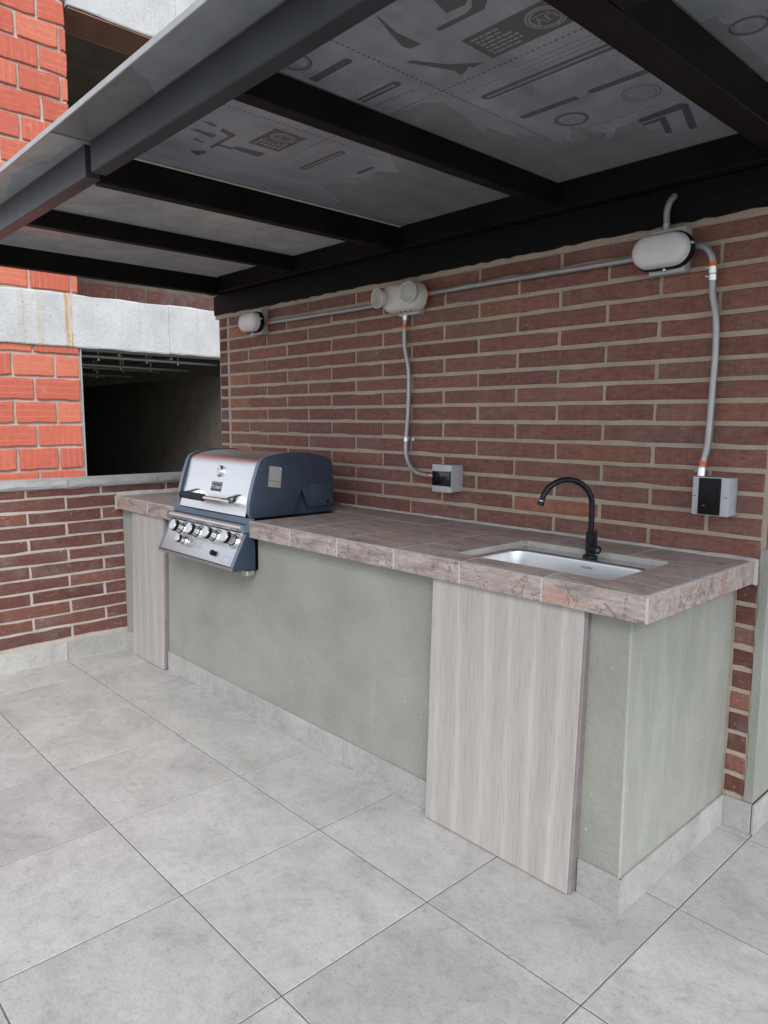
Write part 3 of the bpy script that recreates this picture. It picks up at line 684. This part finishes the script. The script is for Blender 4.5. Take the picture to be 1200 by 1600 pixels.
for a in ((.017, .7195, YF+.0008, YF+.012), (1.4375, 3.2872, YF+.0008, YF+.012), (3.277, 3.2872, YF+.012, -.014)): bx('edge_grout', M['grout_white'], cnt, a[0], a[1], a[2]+.0006, a[3]+.002, HB+.002, HT-.0006)
b = nb(); rr = random.Random(12); n = 70
loft(b, [[(1.2+2.09*i/n, -.001, HT-.004), (1.2+2.09*i/n, -.0155+rr.uniform(-.0012, .0012), HT-.004), (1.2+2.09*i/n, -.0145, HT+.0022), (1.2+2.09*i/n, -.004, HT+.006+rr.uniform(-.001, .003)), (1.2+2.09*i/n, -.001, HT+.006)] for i in range(n+1)]); obj('wall_joint', b, M['grout_white'], cnt)
b = nb(); loft(b, [[(3.286, -.001, z), (3.286, -.013, z), (3.2935, -.012, z), (3.2955, -.001, z)] for z in (HB-.004, .87, .9, HT+.006)]); obj('wall_joint', b, M['grout_white'], cnt)
b = nb(); loft(b, [[(.0, y, HT-.002), (.011, y, HT-.002), (.0105, y, HT+.004), (.0, y, HT+.022+rr.uniform(-.003, .003))] for y in [YF+.01+.07*i for i in range(11)]]); obj('wall_joint', b, M['grout_white'], cnt)
b = nb(); loft(b, [[(.0, YF-.001, z), (.016, YF-.001, z), (.016, YF+.03, z), (.0, YF+.03, z)] for z in (HB-.006, HT+.002)]); obj('wall_joint', b, M['grout_white'], cnt)
# baseboard
for a, c in ((.012, .172), (.545, 1.02), (1.0225, 1.525), (1.5275, 2.033), (2.0355, 2.56), (3.100, 3.2367)):
    obj('baseboard_tile', box(nb(), a-c, 0, -.0095, 0, 0, .104), M['tile'], cnt, .0014, loc=(c, YP-.0012, .0))
for a, c in ((-.6915, -.19), (-.1875, -.1), (-.0975, -.0125)): obj('baseboard_tile', box(nb(), 0, .0095, a-c, 0, 0, .104), M['tile'], cnt, .0014, loc=(XE+.0012, c, .0))
bx('baseboard_filler', M['mortar_grey'], cnt, XE-.006, XE+.0085, YP-.0095, YP+.002, .0, .1035)
# doors leaning in their openings
def door(xb0, xb1, xt0, xt1, yb, yt, z0, z1, label):
    cx, cz = (xb0+xb1)/2, .42; th = .016; b = nb()
    v = [b.verts.new((x-cx, y, z-cz)) for x, y, z in ((xb0, yb, z0), (xb1, yb, z0), (xt1, yt, z1), (xt0, yt, z1), (xb0, yb+th, z0), (xb1, yb+th, z0), (xt1, yt+th, z1), (xt0, yt+th, z1))]
    for f in ((0,1,2,3), (5,4,7,6), (1,5,6,2), (4,0,3,7), (3,2,6,7), (4,5,1,0)): b.faces.new([v[i] for i in f])
    o = obj('door', b, M['wood'], cnt, .0012, loc=(cx, 0, cz)); o['label'] = label
    b = nb(); w_ = .007
    v = [b.verts.new(p) for p in ((xb1+.0015-cx, yb+.006, z0-cz), (xb1+w_-cx, yb+.012, z0-cz), (xt1+w_-cx, yt+.010, z1-.001-cz), (xt1+.0015-cx, yt+.006, z1-.001-cz), (xb1+.0015-cx, yb+.05, z0-cz), (xb1+w_-cx, yb+.05, z0-cz), (xt1+w_-cx, yt+.03, z1-.001-cz), (xt1+.0015-cx, yt+.03, z1-.001-cz))]
    for f in ((0,1,2,3), (5,4,7,6), (1,5,6,2), (4,0,3,7), (3,2,6,7), (4,5,1,0)): b.faces.new([v[i] for i in f])
    e = link('edge_trim', mesh('edge_trim', b), M['trim'], o); e.matrix_parent_inverse = Matrix.Identity(4)
door(2.524, 3.089, 2.531, 3.101, -.7265, -.7085, .003, .8445, 'wide pale grey wood grain door under the sink')
door(.158, .531, .196, .578, -.716, -.708, .003, .8445, 'narrow pale grey wood grain door beside the grill')
for xa, xc in ((.17, .54), (2.54, 3.098)): bx('door_recess', M['trim'], cnt, xa, xc, YP-.006, YP+.01, .004, .840)

# ================================================================== SINK
sk = thing('kitchen_sink', 'rectangular stainless steel sink bowl sunk into the counter', 'sink', (2.83, -.42, .74))
ZS = .9005
def rr3(x0, x1, y0, y1, r, z): return [(x, y, z) for x, y in rrect(x0, x1, y0, y1, r, 7)]
BX0, BX1, BY0, BY1 = 2.557, 3.108, -.606, -.300
b = nb(); loft(b, [rr3(HX0+.003, HX1-.003, HY0+.003, HY1-.003, .016, ZS), rr3(BX0, BX1, BY0, BY1, .060, ZS)], False, False); obj('flange', b, M['flange_steel'], sk)
b = nb(); rings = [rr3(BX0, BX1, BY0, BY1, .060, ZS)]
for k in range(1, 5):
    a = k/4*math.pi/2; rings.append(rr3(BX0+.010*math.sin(a), BX1-.010*math.sin(a), BY0+.010*math.sin(a), BY1-.010*math.sin(a), .058, ZS-.010*(1-math.cos(a))))
rings.append(rr3(BX0+.016, BX1-.016, BY0+.016, BY1-.016, .056, ZS-.10))
for k in range(1, 7):
    a = k/6*math.pi/2; ins = .016+.04*(1-math.cos(a)); rings.append(rr3(BX0+ins, BX1-ins, BY0+ins, BY1-ins, .052, ZS-.10-.04*math.sin(a)))
loft(b, rings, False, True); obj('bowl', b, M['sink_steel'], sk, smooth=True, ang=60)
b = nb(); tube(b, [(2.835, -.46, ZS-.139), (2.835, -.46, ZS-.135)], [.045, .042], 28); dr = obj('drain', b, M['chrome'], sk, smooth=True)
me = text_mesh('Socoda', .0135, (2.865, BY1-.0168+.003, ZS-.024), (1, 0, 0), (0, .06, 1)); link('lettering', me, M['dark_print'], sk).location = (0, -.004, 0)

# ================================================================== FAUCET
fx, fy = 2.846, -.264
fc = thing('kitchen_faucet', 'matt black gooseneck faucet standing behind the sink bowl', 'faucet', (fx, fy, ZS))
def cyl(name, mat, parent, p0, p1, r0, r1=None, seg=24, extra=None):
    return obj(name, tube(nb(), [p0, p1], [r0, r0 if r1 is None else r1], seg), mat, parent, .0012, smooth=True)
cyl('base', M['black_matt'], fc, (fx, fy, ZS+.0003), (fx, fy, ZS+.008), .0255, .0235)
cyl('body', M['black_matt'], fc, (fx, fy, ZS+.008), (fx, fy, ZS+.088), .0165)
d = Vector((-.60, -.80, 0)); Rr = .089
pts = [Vector((fx, fy, ZS+.085)), Vector((fx, fy, ZS+.14)), Vector((fx, fy, 1.072))]
for k in range(1, 19):
    a = math.pi*k/18*.93; pts.append(Vector((fx, fy, 1.078))+d*(Rr-Rr*math.cos(a))+Vector((0, 0, Rr*math.sin(a))))
obj('spout', tube(nb(), pts, .0098, 16), M['black_matt'], fc, smooth=True)
e = pts[-1]; t = (pts[-1]-pts[-2]).normalized()
cyl('collar_ring', M['chrome'], fc, e-t*.001, e+t*.003, .0112); cyl('aerator', M['black_matt'], fc, e+t*.003, e+t*.017, .0115)
hd = Vector((.86, -.50, 0)).normalized(); c = Vector((fx, fy, ZS+.034))
vb = cyl('valve_body', M['black_matt'], fc, c, c+hd*.050, .0145); cyl('valve_cap', M['chrome'], fc, c+hd*.0505, c+hd*.0525, .0055)
h0 = c+hd*.036+Vector((0, 0, .012)); obj('handle', tube(nb(), [h0, h0+Vector((-.001, 0, .055))], [.005, .0042], 12), M['black_matt'], fc, .001, smooth=True)

# ================================================================== GRILL
gr = thing('gas_grill', 'stainless and navy built-in gas grill with hinged hood set into the counter', 'grill', (1.08, -.45, .70))
GX0, GX1 = .735, 1.4155
cap = [(-.690,.926),(-.702,.95),(-.700,.99),(-.690,1.035),(-.670,1.10),(-.650,1.155),(-.636,1.180),(-.612,1.194),(-.575,1.203),(-.51,1.211),(-.44,1.2135),(-.37,1.209),(-.31,1.197),(-.262,1.182),(-.240,1.168),(-.233,1.15),(-.229,1.07)]
capR = cap + [(-.226,.952),(-.372,.952),(-.380,.956),(-.412,1.030),(-.417,1.036),(-.424,1.030),(-.466,.926)]
lid = bpy.data.objects.new('hood', None)
inner = [(-.699,.932),(-.694,1.0),(-.682,1.045),(-.645,1.158),(-.632,1.178),(-.610,1.190),(-.575,1.198),(-.51,1.206),(-.44,1.2085),(-.37,1.204),(-.31,1.192),(-.262,1.177),(-.245,1.164)]
b = nb(); inner[0] = (-.706,.932); inner[1] = (-.694,.972); inner[2] = (-.678,1.03)
inner = [(-.7085,.932),(-.6935,.985),(-.6745,1.05),(-.6445,1.150),(-.6385,1.167),(-.628,1.1785),(-.610,1.188)]+inner[6:]
V = [[b.verts.new((x, y, z)) for y, z in inner] for x in (GX0+.034, GX1-.034)]
for i in range(len(inner)-1): b.faces.new((V[0][i], V[0][i+1], V[1][i+1], V[1][i]))
hood = obj('hood', b, M['steel'], gr, smooth=True, ang=50)
for x0, x1 in ((GX0, GX0+.033), (GX1-.033, GX1)):
    b = nb(); prism(b, capR, 'x', x0, x1); obj('hood_end', b, M['navy'] , gr, .004, smooth=True, seg=2)
    b = nb(); cf = [(y-.0025, z+.001) for y, z in cap[:9]]; V = [[b.verts.new((x, y, z)) for y, z in cf] for x in (x0+.003, x1-.004)]
    for i in range(len(cf)-1): b.faces.new((V[0][i], V[1][i], V[1][i+1], V[0][i+1]))
    obj('hood_end_rim', b, M['navy_lit'], gr, smooth=True)  # front edge of the hood end, paler colour stands in for sky light
    b = nb(); box(b, x0-.0025 if x0 < 1 else x1-.001, x0+.001 if x0 < 1 else x1+.0028, -.372, -.236, .957, 1.06)
    obj('hinge_cover', b, M['navy'], gr, .0025, smooth=True, seg=2)
bx('firebox', M['navy'], gr, GX0+.025, GX1-.026, -.66, -.2285, .921, 1.06)
bx('firebox_tray', M['black'], gr, .765, 1.405, -.690, -.24, .682, .9195)
bx('flange', M['navy_lit'], gr, .7215, 1.4355, -.716, -.694, .9, .927, .002)
bx('hood_gap', M['black'], gr, GX0+.03, GX1-.03, -.705, -.66, .9275, .934)
cyl('hinge_bolt', M['black'], gr, (GX1-.001, -.268, .972), (GX1+.005, -.268, .972), .0075)
for z in (.945, .962): cyl('vent_hole', M['black'], gr, (GX1-.0265, -.416, z), (GX1-.0250, -.416, z), .0035, seg=12)
b = nb(); flat(b, [], 0) if False else None
v = [b.verts.new((GX1+.0009, y, z)) for y, z in ((-.608,1.064),(-.540,1.054),(-.531,1.140),(-.540,1.149),(-.598,1.157))]; b.faces.new(v); st = obj('sticker', b, M['label'], gr)
b = nb(); v = [b.verts.new((GX1+.0014, y, z)) for y, z in ((-.531,1.140),(-.540,1.149),(-.544,1.146),(-.533,1.136))]; b.faces.new(v); obj('sticker_fold', b, M['white_print'], st)
b = nb(); v = [b.verts.new((GX1+.0013, y, z)) for y, z in ((-.605,1.090),(-.5375,1.080),(-.5373,1.082),(-.6048,1.092))]; b.faces.new(v); obj('sticker_line', b, M['dark_print'], st)
# front line of the hood
LN = Vector((0, -.9578, .2874)); LU = Vector((0, .2874, .9578)); L0 = Vector((0, -.6935, .985))
def lf(x, z): return L0+LU*((z-.985)/.9578)+Vector((x, 0, 0))
c = lf(1.081, 1.118)
th = cyl('thermometer', M['chrome'], gr, c, c+LN*.014, .029, .026, 32); cyl('dial', M['white_print'], th, c+LN*.0143, c+LN*.0148, .0205, seg=28); cyl('pointer', M['dark_print'], th, c+LN*.0152+LU*.002, c+LN*.0152+LU*.014, .0012, seg=6)
def plate(name, mat, parent, cx, z0, z1, hw, off):
    b = nb(); v = [b.verts.new(lf(cx+s*hw, z)+LN*off) for s, z in ((-1, z0), (1, z0), (1, z1), (-1, z1))]; b.faces.new(v); return obj(name, b, mat, parent)
lg = plate('logo_plate', M['logo'], gr, 1.081, 1.024, 1.068, .047, .0015)
me = text_mesh('Mr.Steak', .0245, lf(1.081, 1.044)+LN*.0022, (1, 0, 0), LU); link('lettering', me, M['white_print'], lg)
plate('plate_stripe', M['grey_print'], lg, 1.081, 1.060, 1.0655, .043, .002)
# handle
hy, hz = -.757, 1.0
for x in (.911, 1.293):
    p = lf(x, 1.0); b = nb()
    loft(b, [[tuple(p+Vector((sx*.020, 0, 0))+LU*sz*.026+LN*.0005) for sx, sz in rrect(-1, 1, -1, 1, .4, 4)], [tuple(p+Vector((sx*.018, 0, 0))+LU*sz*.022+LN*.012) for sx, sz in rrect(-1, 1, -1, 1, .4, 4)], [(x+sx*.015, hy+.004, hz+sz*.013) for sx, sz in rrect(-1, 1, -1, 1, .5, 4)]])
    obj('handle_bracket', b, M['chrome'], gr, smooth=True)
hb_ = obj('handle', tube(nb(), [(.862, hy, hz), (.868, hy, hz), (.88, hy, hz), (1.06, hy-.004, hz), (1.25, hy-.003, hz), (1.33, hy, hz), (1.336, hy, hz)], [.004, .008, .0105, .0105, .0115, .0125, .009], 18), M['chrome'], gr, smooth=True)
obj('grip', tube(nb(), [(.884, hy, hz), (.888, hy, hz), (1.0, hy-.003, hz), (1.106, hy-.004, hz), (1.112, hy-.004, hz)], [.013, .0175, .0180, .0175, .013], 20), M['foam'], hb_, smooth=True)
# control box
ctl = [(-.693,.8995),(-.722,.8995),(-.7335,.864),(-.8085,.7185),(-.8085,.7035),(-.693,.6985)]
b = nb(); prism(b, ctl, 'x', .7215, 1.4355); cb = obj('control_box', b, M['navy'], gr, .003, smooth=True, seg=2)
for xa, xc in ((.7225, .747), (1.4105, 1.4345)):
    b = nb(); v = [b.verts.new((x, y-.0018, z+.0009)) for x, y, z in ((xa, -.8075, .7205), (xc, -.8075, .7205), (xc, -.7345, .862), (xa, -.7345, .862))]; b.faces.new(v); obj('frame_strip', b, M['navy_lit'], cb)
b = nb(); v = [b.verts.new(p) for p in ((.7225, -.8097, .7045), (1.4345, -.8097, .7045), (1.4345, -.8097, .7180), (.7225, -.8097, .7180))]; b.faces.new(v); obj('frame_strip', b, M['trim'], cb)
PN = Vector((0, -.8889, .4581)).normalized(); PU = Vector((0, .4581, .8889)).normalized(); P0 = Vector((0, -.7335, .864))
def pf(x, z, off=0): return P0+PU*((z-.864)/PU.z)+PN*off+Vector((x, 0, 0))
b = nb(); v = [b.verts.new(pf(x, z, .0025)) for x, z in ((.7475, .7225), (1.410, .7225), (1.410, .861), (.7475, .861))]; b.faces.new(v)
face = obj('control_panel', b, steel_mat('panel_steel', (.82,.82,.825), .36), gr)
obj('bullnose', tube(nb(), [(.738, -.7405, .885), (1.418, -.7405, .885)], .0155, 20), M['steel'], gr, .002, smooth=True)
for x in (.728, 1.427): bx('bullnose_end', M['navy_lit'], gr, x-.0095, x+.0095, -.758, -.715, .868, .9025, .003)
for i in range(11): bx('vent_slot', M['black'], cb, .775+i*.058, .775+i*.058+.034, -.7385, -.729, .8655, .8695)
for i in range(4): bx('bullnose_mark', M['dark_print'], gr, .86+i*.158, .86+i*.158+.018, -.7565, -.7560, .879, .881)
def knob(x, z, s=1.0):
    k = bpy.data.objects.new('knob', None)
    c0 = pf(x, z, .003)
    bz = cyl('knob', M['knob_steel'], gr, c0, c0+PN*.030*s, .0185*s, .0175*s, 28)
    b = nb(); rings = []
    for rad, off in ((.0275, .0), (.0275, .004), (.0245, .0075), (.0225, .0075), (.0215, .003)):
        t_ = PN; u = Vector((1, 0, 0)); w_ = PU
        rings.append([tuple(c0+PN*off*s+(u*math.cos(2*math.pi*q/28)+w_*math.sin(2*math.pi*q/28))*rad*s) for q in range(28)])
    loft(b, rings, False, False); obj('bezel', b, M['chrome'], bz, smooth=True, ang=25)
    cyl('band', M['black'], bz, c0+PN*.0305*s, c0+PN*.0415*s, .0215*s, .0215*s, 28)
    cyl('cap', M['knob_steel'], bz, c0+PN*.042*s, c0+PN*.0475*s, .0212*s, .0195*s, 28)
    for q in range(10):
        a = 2*math.pi*q/10; p = c0+(Vector((1, 0, 0))*math.cos(a)+PU*math.sin(a))*.0185*s
        obj('rib', tube(nb(), [p+PN*.008*s, p+PN*.030*s], .0014*s, 6), M['grey_print'], bz)
for x in (.889, 1.047, 1.205, 1.369): knob(x-.004, .826, 1.32)
knob(.948, .777, .95)
c0 = pf(1.244, .757, .003)
ig = obj('igniter', loft(nb(), [[tuple(c0+PN*o+Vector((1, 0, 0))*p[0]*s+PU*p[1]*s) for p in rrect(-.024, .024, -.010, .010, .0095, 5)] for o, s in ((0, 1), (.004, 1), (.006, .85))]), M['black'], gr, smooth=True)
cyl('igniter_button', M['black'], ig, c0+PN*.005, c0+PN*.017, .0135, .012, 20)
b = nb(); rr = random.Random(6)
for i in range(4):
    for s in ((1.03, 1.13),): 
        z = .783-.0075*i; v = [b.verts.new(pf(x, zz, .0034)) for x, zz in ((s[0], z), (s[1]-rr.uniform(0, .02), z), (s[1]-.01, z+.0022), (s[0], z+.0022))]; b.faces.new(v)
for x in (.93, 1.09, 1.25, 1.395):
    v = [b.verts.new(pf(xx, zz, .0034)) for xx, zz in ((x-.01, .795), (x, .795), (x, .799), (x-.01, .799))]; b.faces.new(v)
obj('printed_marks', b, M['grey_print'], face)
b = nb()
for x0, x1, z0, z1 in ((1.33, 1.395, .7315, .7325), (1.33, 1.395, .757, .758), (1.33, 1.331, .7315, .758), (1.394, 1.395, .7315, .758)):
    v = [b.verts.new(pf(xx, zz, .0034)) for xx, zz in ((x0, z0), (x1, z0), (x1, z1), (x0, z1))]; b.faces.new(v)
obj('printed_frame', b, M['grey_print'], face)
bx('drip_tray', M['black'], gr, .80, 1.37, -.76, -.694, .686, .6975, .003); bx('bracket', M['zinc'], gr, 1.385, 1.43, -.735, -.694, .672, .697, .003)

# ================================================================== LIGHTS AND CONDUIT ON THE WALL
def stad(cx, cz, L, H, y, n=12):
    r = H/2; out = []
    for s, a0 in ((1, -90), (-1, 90)):
        for k in range(n+1):
            a = R(a0+180*k/n); out.append((cx+s*(L/2-r)+r*math.cos(a), y, cz+r*math.sin(a)))
    return out
def bulkhead(cx, cz, label):
    t = thing('bulkhead_light', label, 'wall light', (cx, 0, cz), 'oval bulkhead lights on the brick wall')
    bxo = bx('back_box', M['grey_plastic'], t, cx-.052, cx+.066, -.045, .004, cz-.068, cz+.072, .003, 2)
    bx('box_lid', M['grey_plastic'], t, cx-.054, cx+.068, -.049, -.0455, cz-.070, cz+.074, .0015)
    b = nb(); loft(b, [stad(cx, cz, .204, .116, -.0495), stad(cx, cz, .206, .118, -.066), stad(cx, cz, .200, .112, -.072), stad(cx, cz, .190, .104, -.0725)]); obj('housing', b, M['black'], t, smooth=True)
    b = nb(); loft(b, [stad(cx, cz, .194, .108, -.0728), stad(cx, cz, .192, .106, -.084), stad(cx, cz, .186, .100, -.097), stad(cx, cz, .172, .086, -.106), stad(cx, cz, .13, .045, -.1095)]); obj('diffuser', b, M['lens'], t, smooth=True, ang=80)
    for dx, dz in ((.012, -.0615), (.101, .012)): cyl('screw', M['zinc'], t, (cx+dx, -.062, cz+dz), (cx+dx, -.0745, cz+dz), .005, seg=12)
    return t
bulkhead(2.951, 1.921, 'oval milky bulkhead light with black rim directly above the black switch box')
bulkhead(.472, 1.922, 'oval milky bulkhead light with black rim at the far left end of the brick wall')
# emergency light
em = thing('emergency_light', 'white twin-head emergency light with two round lamps above the grill', 'emergency light', (1.73, 0, 1.91))
bx('back_box', M['grey_plastic'], em, 1.665, 1.795, -.040, .004, 1.842, 1.972, .003, 2)
b = nb(); loft(b, [stad(1.722, 1.914, .262, .128, -.040), stad(1.722, 1.914, .262, .128, -.058), stad(1.722, 1.916, .25, .120, -.080), stad(1.722, 1.918, .235, .105, -.094), stad(1.722, 1.920, .19, .06, -.102)]); obj('body', b, M['white_plastic'], em, smooth=True, ang=60)
def head(cx, cy, cz, dx, dz):
    n_ = Vector((dx, -1, dz)).normalized(); c = Vector((cx, cy, cz)); k = bpy.data.objects
    hd_ = obj('lamp_head', tube(nb(), [c-n_*.035, c-n_*.02, c-n_*.004, c+n_*.010, c+n_*.012], [.022, .036, .0435, .0450, .0435], 32), M['white_plastic'], em, smooth=True)
    obj('lamp_glass', tube(nb(), [c+n_*.0121, c+n_*.014, c+n_*.0158], [.0395, .0385, .030], 32), M['glass_lamp'], hd_, smooth=True)
    b = nb(); ring = []
    u = n_.orthogonal().normalized(); v = n_.cross(u)
    loft(b, [[tuple(c+n_*o+(u*math.cos(2*math.pi*q/32)+v*math.sin(2*math.pi*q/32))*r_) for q in range(32)] for r_, o in ((.0450, .010), (.0455, .014), (.0425, .016), (.0396, .0122))], False, False); obj('lamp_rim', b, M['white_plastic'], hd_, smooth=True)
head(1.818, -.122, 1.922, .24, -.04); head(1.622, -.122, 1.918, -.14, -.05)
bx('rating_label', M['grey_print'], em, 1.700, 1.715, -.1006, -.0995, 1.898, 1.915)
for x in (1.708, 1.735, 1.77): bx('indicator', M['dark_print'], em, x, x+.012, -.075, -.06, 1.8515, 1.8545)
# conduits
def conduit(name_label, path, bands=(), clamps=(), joints=(), r=.0098):
    p = smooth_path(path, 6); t = thing('conduit', name_label, 'conduit', tuple(path[0]), 'grey electrical conduit runs on the brick wall')
    obj('pipe', tube(nb(), p, r, 14), M['conduit'], t, smooth=True)
    def seg(a, b_, rr_, nm, mat):
        n = len(p)-1; i0, i1 = a*n, b_*n
        def at(f):
            i = min(int(f), n-1); return p[i].lerp(p[i+1], f-i)
        q = [at(i0+(i1-i0)*k/4) for k in range(5)]
        return obj(nm, tube(nb(), q, rr_, 16), mat, t, smooth=True)
    for a, b_ in bands: seg(a, b_, r+.0008, 'orange_band', M['orange'])
    for a, b_ in joints:
        j = seg(a, b_, r+.003, 'coupling', M['zinc']); m_ = p[int((a+b_)/2*(len(p)-1))]
        obj('screw', tube(nb(), [m_+Vector((-.006, -.008, 0)), m_+Vector((-.019, -.012, 0))], .0032, 8), M['zinc'], j)
    for a in clamps:
        m_ = p[int(a*(len(p)-1))]; cl = seg(a-.012, a+.012, r+.0018, 'clamp', M['zinc'])
        bx('clamp_tab', M['zinc'], cl, m_.x+.008, m_.x+.034, -.007, -.0045, m_.z-.008, m_.z+.008, .001); cyl('screw', M['zinc'], cl, (m_.x+.023, -.007, m_.z), (m_.x+.023, -.011, m_.z), .0045, seg=10)
    return t
conduit('thin grey conduit running from the far left bulkhead light to the emergency light', [(.530,-.024,1.916), (.80,-.024,1.912), (1.064,-.024,1.911), (1.30,-.024,1.909), (1.675,-.024,1.911)], bands=((.045, .075),))
conduit('long grey conduit running from the emergency light to the right bulkhead light', [(1.785,-.024,1.924), (2.1,-.024,1.925), (2.37,-.024,1.924), (2.6,-.024,1.922), (2.905,-.024,1.921)], bands=((.040, .062), (.935, .955)))
conduit('grey conduit dropping from the emergency light to the breaker box', [(1.702,-.026,1.848), (1.694,-.026,1.79), (1.697,-.026,1.70), (1.719,-.022,1.59), (1.718,-.022,1.41), (1.709,-.024,1.29), (1.711,-.028,1.22), (1.736,-.032,1.160), (1.785,-.036,1.125), (1.84,-.036,1.114), (1.915,-.036,1.112)], bands=((.075, .105), (.925, .948)), clamps=(.52,), joints=((.0, .045), (.955, .985)))
conduit('wavy grey conduit dropping from the right bulkhead light to the black switch box', [(3.012,-.03,1.930), (3.045,-.03,1.931), (3.080,-.032,1.917), (3.102,-.032,1.882), (3.106,-.030,1.835), (3.108,-.028,1.77), (3.123,-.026,1.69), (3.127,-.024,1.58), (3.125,-.024,1.48), (3.123,-.026,1.36), (3.120,-.028,1.28), (3.112,-.034,1.225), (3.111,-.04,1.175)], bands=((.272, .298), (.905, .930)), joints=((.30, .335), (.34, .365), (.94, .985)), r=.0108)
conduit('short grey conduit rising from the right bulkhead light across the black band', [(2.946,-.030,1.985), (2.943,-.030,2.02), (2.942,-.031,2.055), (2.948,-.027,2.085), (2.956,-.010,2.108)], joints=((.02, .22),), r=.0108)
# breaker box
bb = thing('breaker_box', 'small grey breaker box with smoked black window beside the grill', 'electrical box', (1.98, 0, 1.05))
bx('body', M['grey_plastic'], bb, 1.928, 2.040, -.062, .004, 1.049, 1.167, .003, 2); bx('cover', M['grey_plastic'], bb, 1.926, 2.042, -.075, -.0625, 1.047, 1.169, .003, 2)
wn = bx('window', M['smoke'], bb, 1.930, 2.034, -.079, -.0755, 1.075, 1.140, .002, 2)
bx('hinge', M['black'], wn, 2.0345, 2.0385, -.0785, -.0755, 1.072, 1.143)
for z in (1.0565, 1.159): cyl('screw', M['zinc'], bb, (1.983, -.0745, z), (1.983, -.0785, z), .0045, seg=12)
for dx, dz in ((.0, .0),): bx('catch', M['zinc'], wn, 2.024, 2.029, -.0805, -.0792, 1.106, 1.109)
rr = random.Random(9)
for i in range(12): bx('breaker_mark', M['black'], wn, 1.95+.011*(i % 6), 1.956+.011*(i % 6), -.0797, -.0791, 1.095+.017*(i//6), 1.103+.017*(i//6)) if i in (0, 3, 4, 7, 10) else None
for z in (1.075, 1.108, 1.142): cyl('knockout', M['grey_plastic'], bb, (2.0395, -.030, z), (2.0412, -.030, z), .011, .0105, 20)
# switch box
sb = thing('switch_box', 'grey box with tall black switch plate on the right of the faucet', 'electrical box', (3.15, 0, 1.05))
bx('body', M['grey_plastic'], sb, 3.099, 3.214, -.055, .004, 1.060, 1.182, .003, 2); bx('cover', M['grey_plastic'], sb, 3.0975, 3.2155, -.068, -.0555, 1.0585, 1.1835, .0025, 2)
pl = bx('switch_plate', M['black'], sb, 3.119, 3.190, -.0735, -.0685, 1.0615, 1.1805, .002, 2); bx('rocker', M['black'], pl, 3.1285, 3.1795, -.0762, -.0740, 1.085, 1.157, .0015, 2)
bx('rocker_mark', M['grey_print'], pl, 3.135, 3.146, -.0768, -.0763, 1.0905, 1.0920); bx('rocker_mark', M['grey_print'], pl, 3.166, 3.1675, -.0768, -.0763, 1.098, 1.0995)
for x in (3.1015, 3.2015): bx('slot', M['dark_print'], sb, x, x+.008, -.0686, -.0681, 1.1185, 1.1215)
cyl('knockout', M['grey_plastic'], sb, (3.2135, -.028, 1.155), (3.2152, -.028, 1.155), .013, .0125, 20)

# tidy helper properties
for o in bpy.data.objects:
    if o.name.split('.')[0] in ('printed_small_text', 'printed_marks', 'dotted_line', 'torn_edge', 'printed_seal', 'printed_ring'): o['kind'] = 'stuff'
for o in bpy.data.objects:
    if '_o' in o: del o['_o']
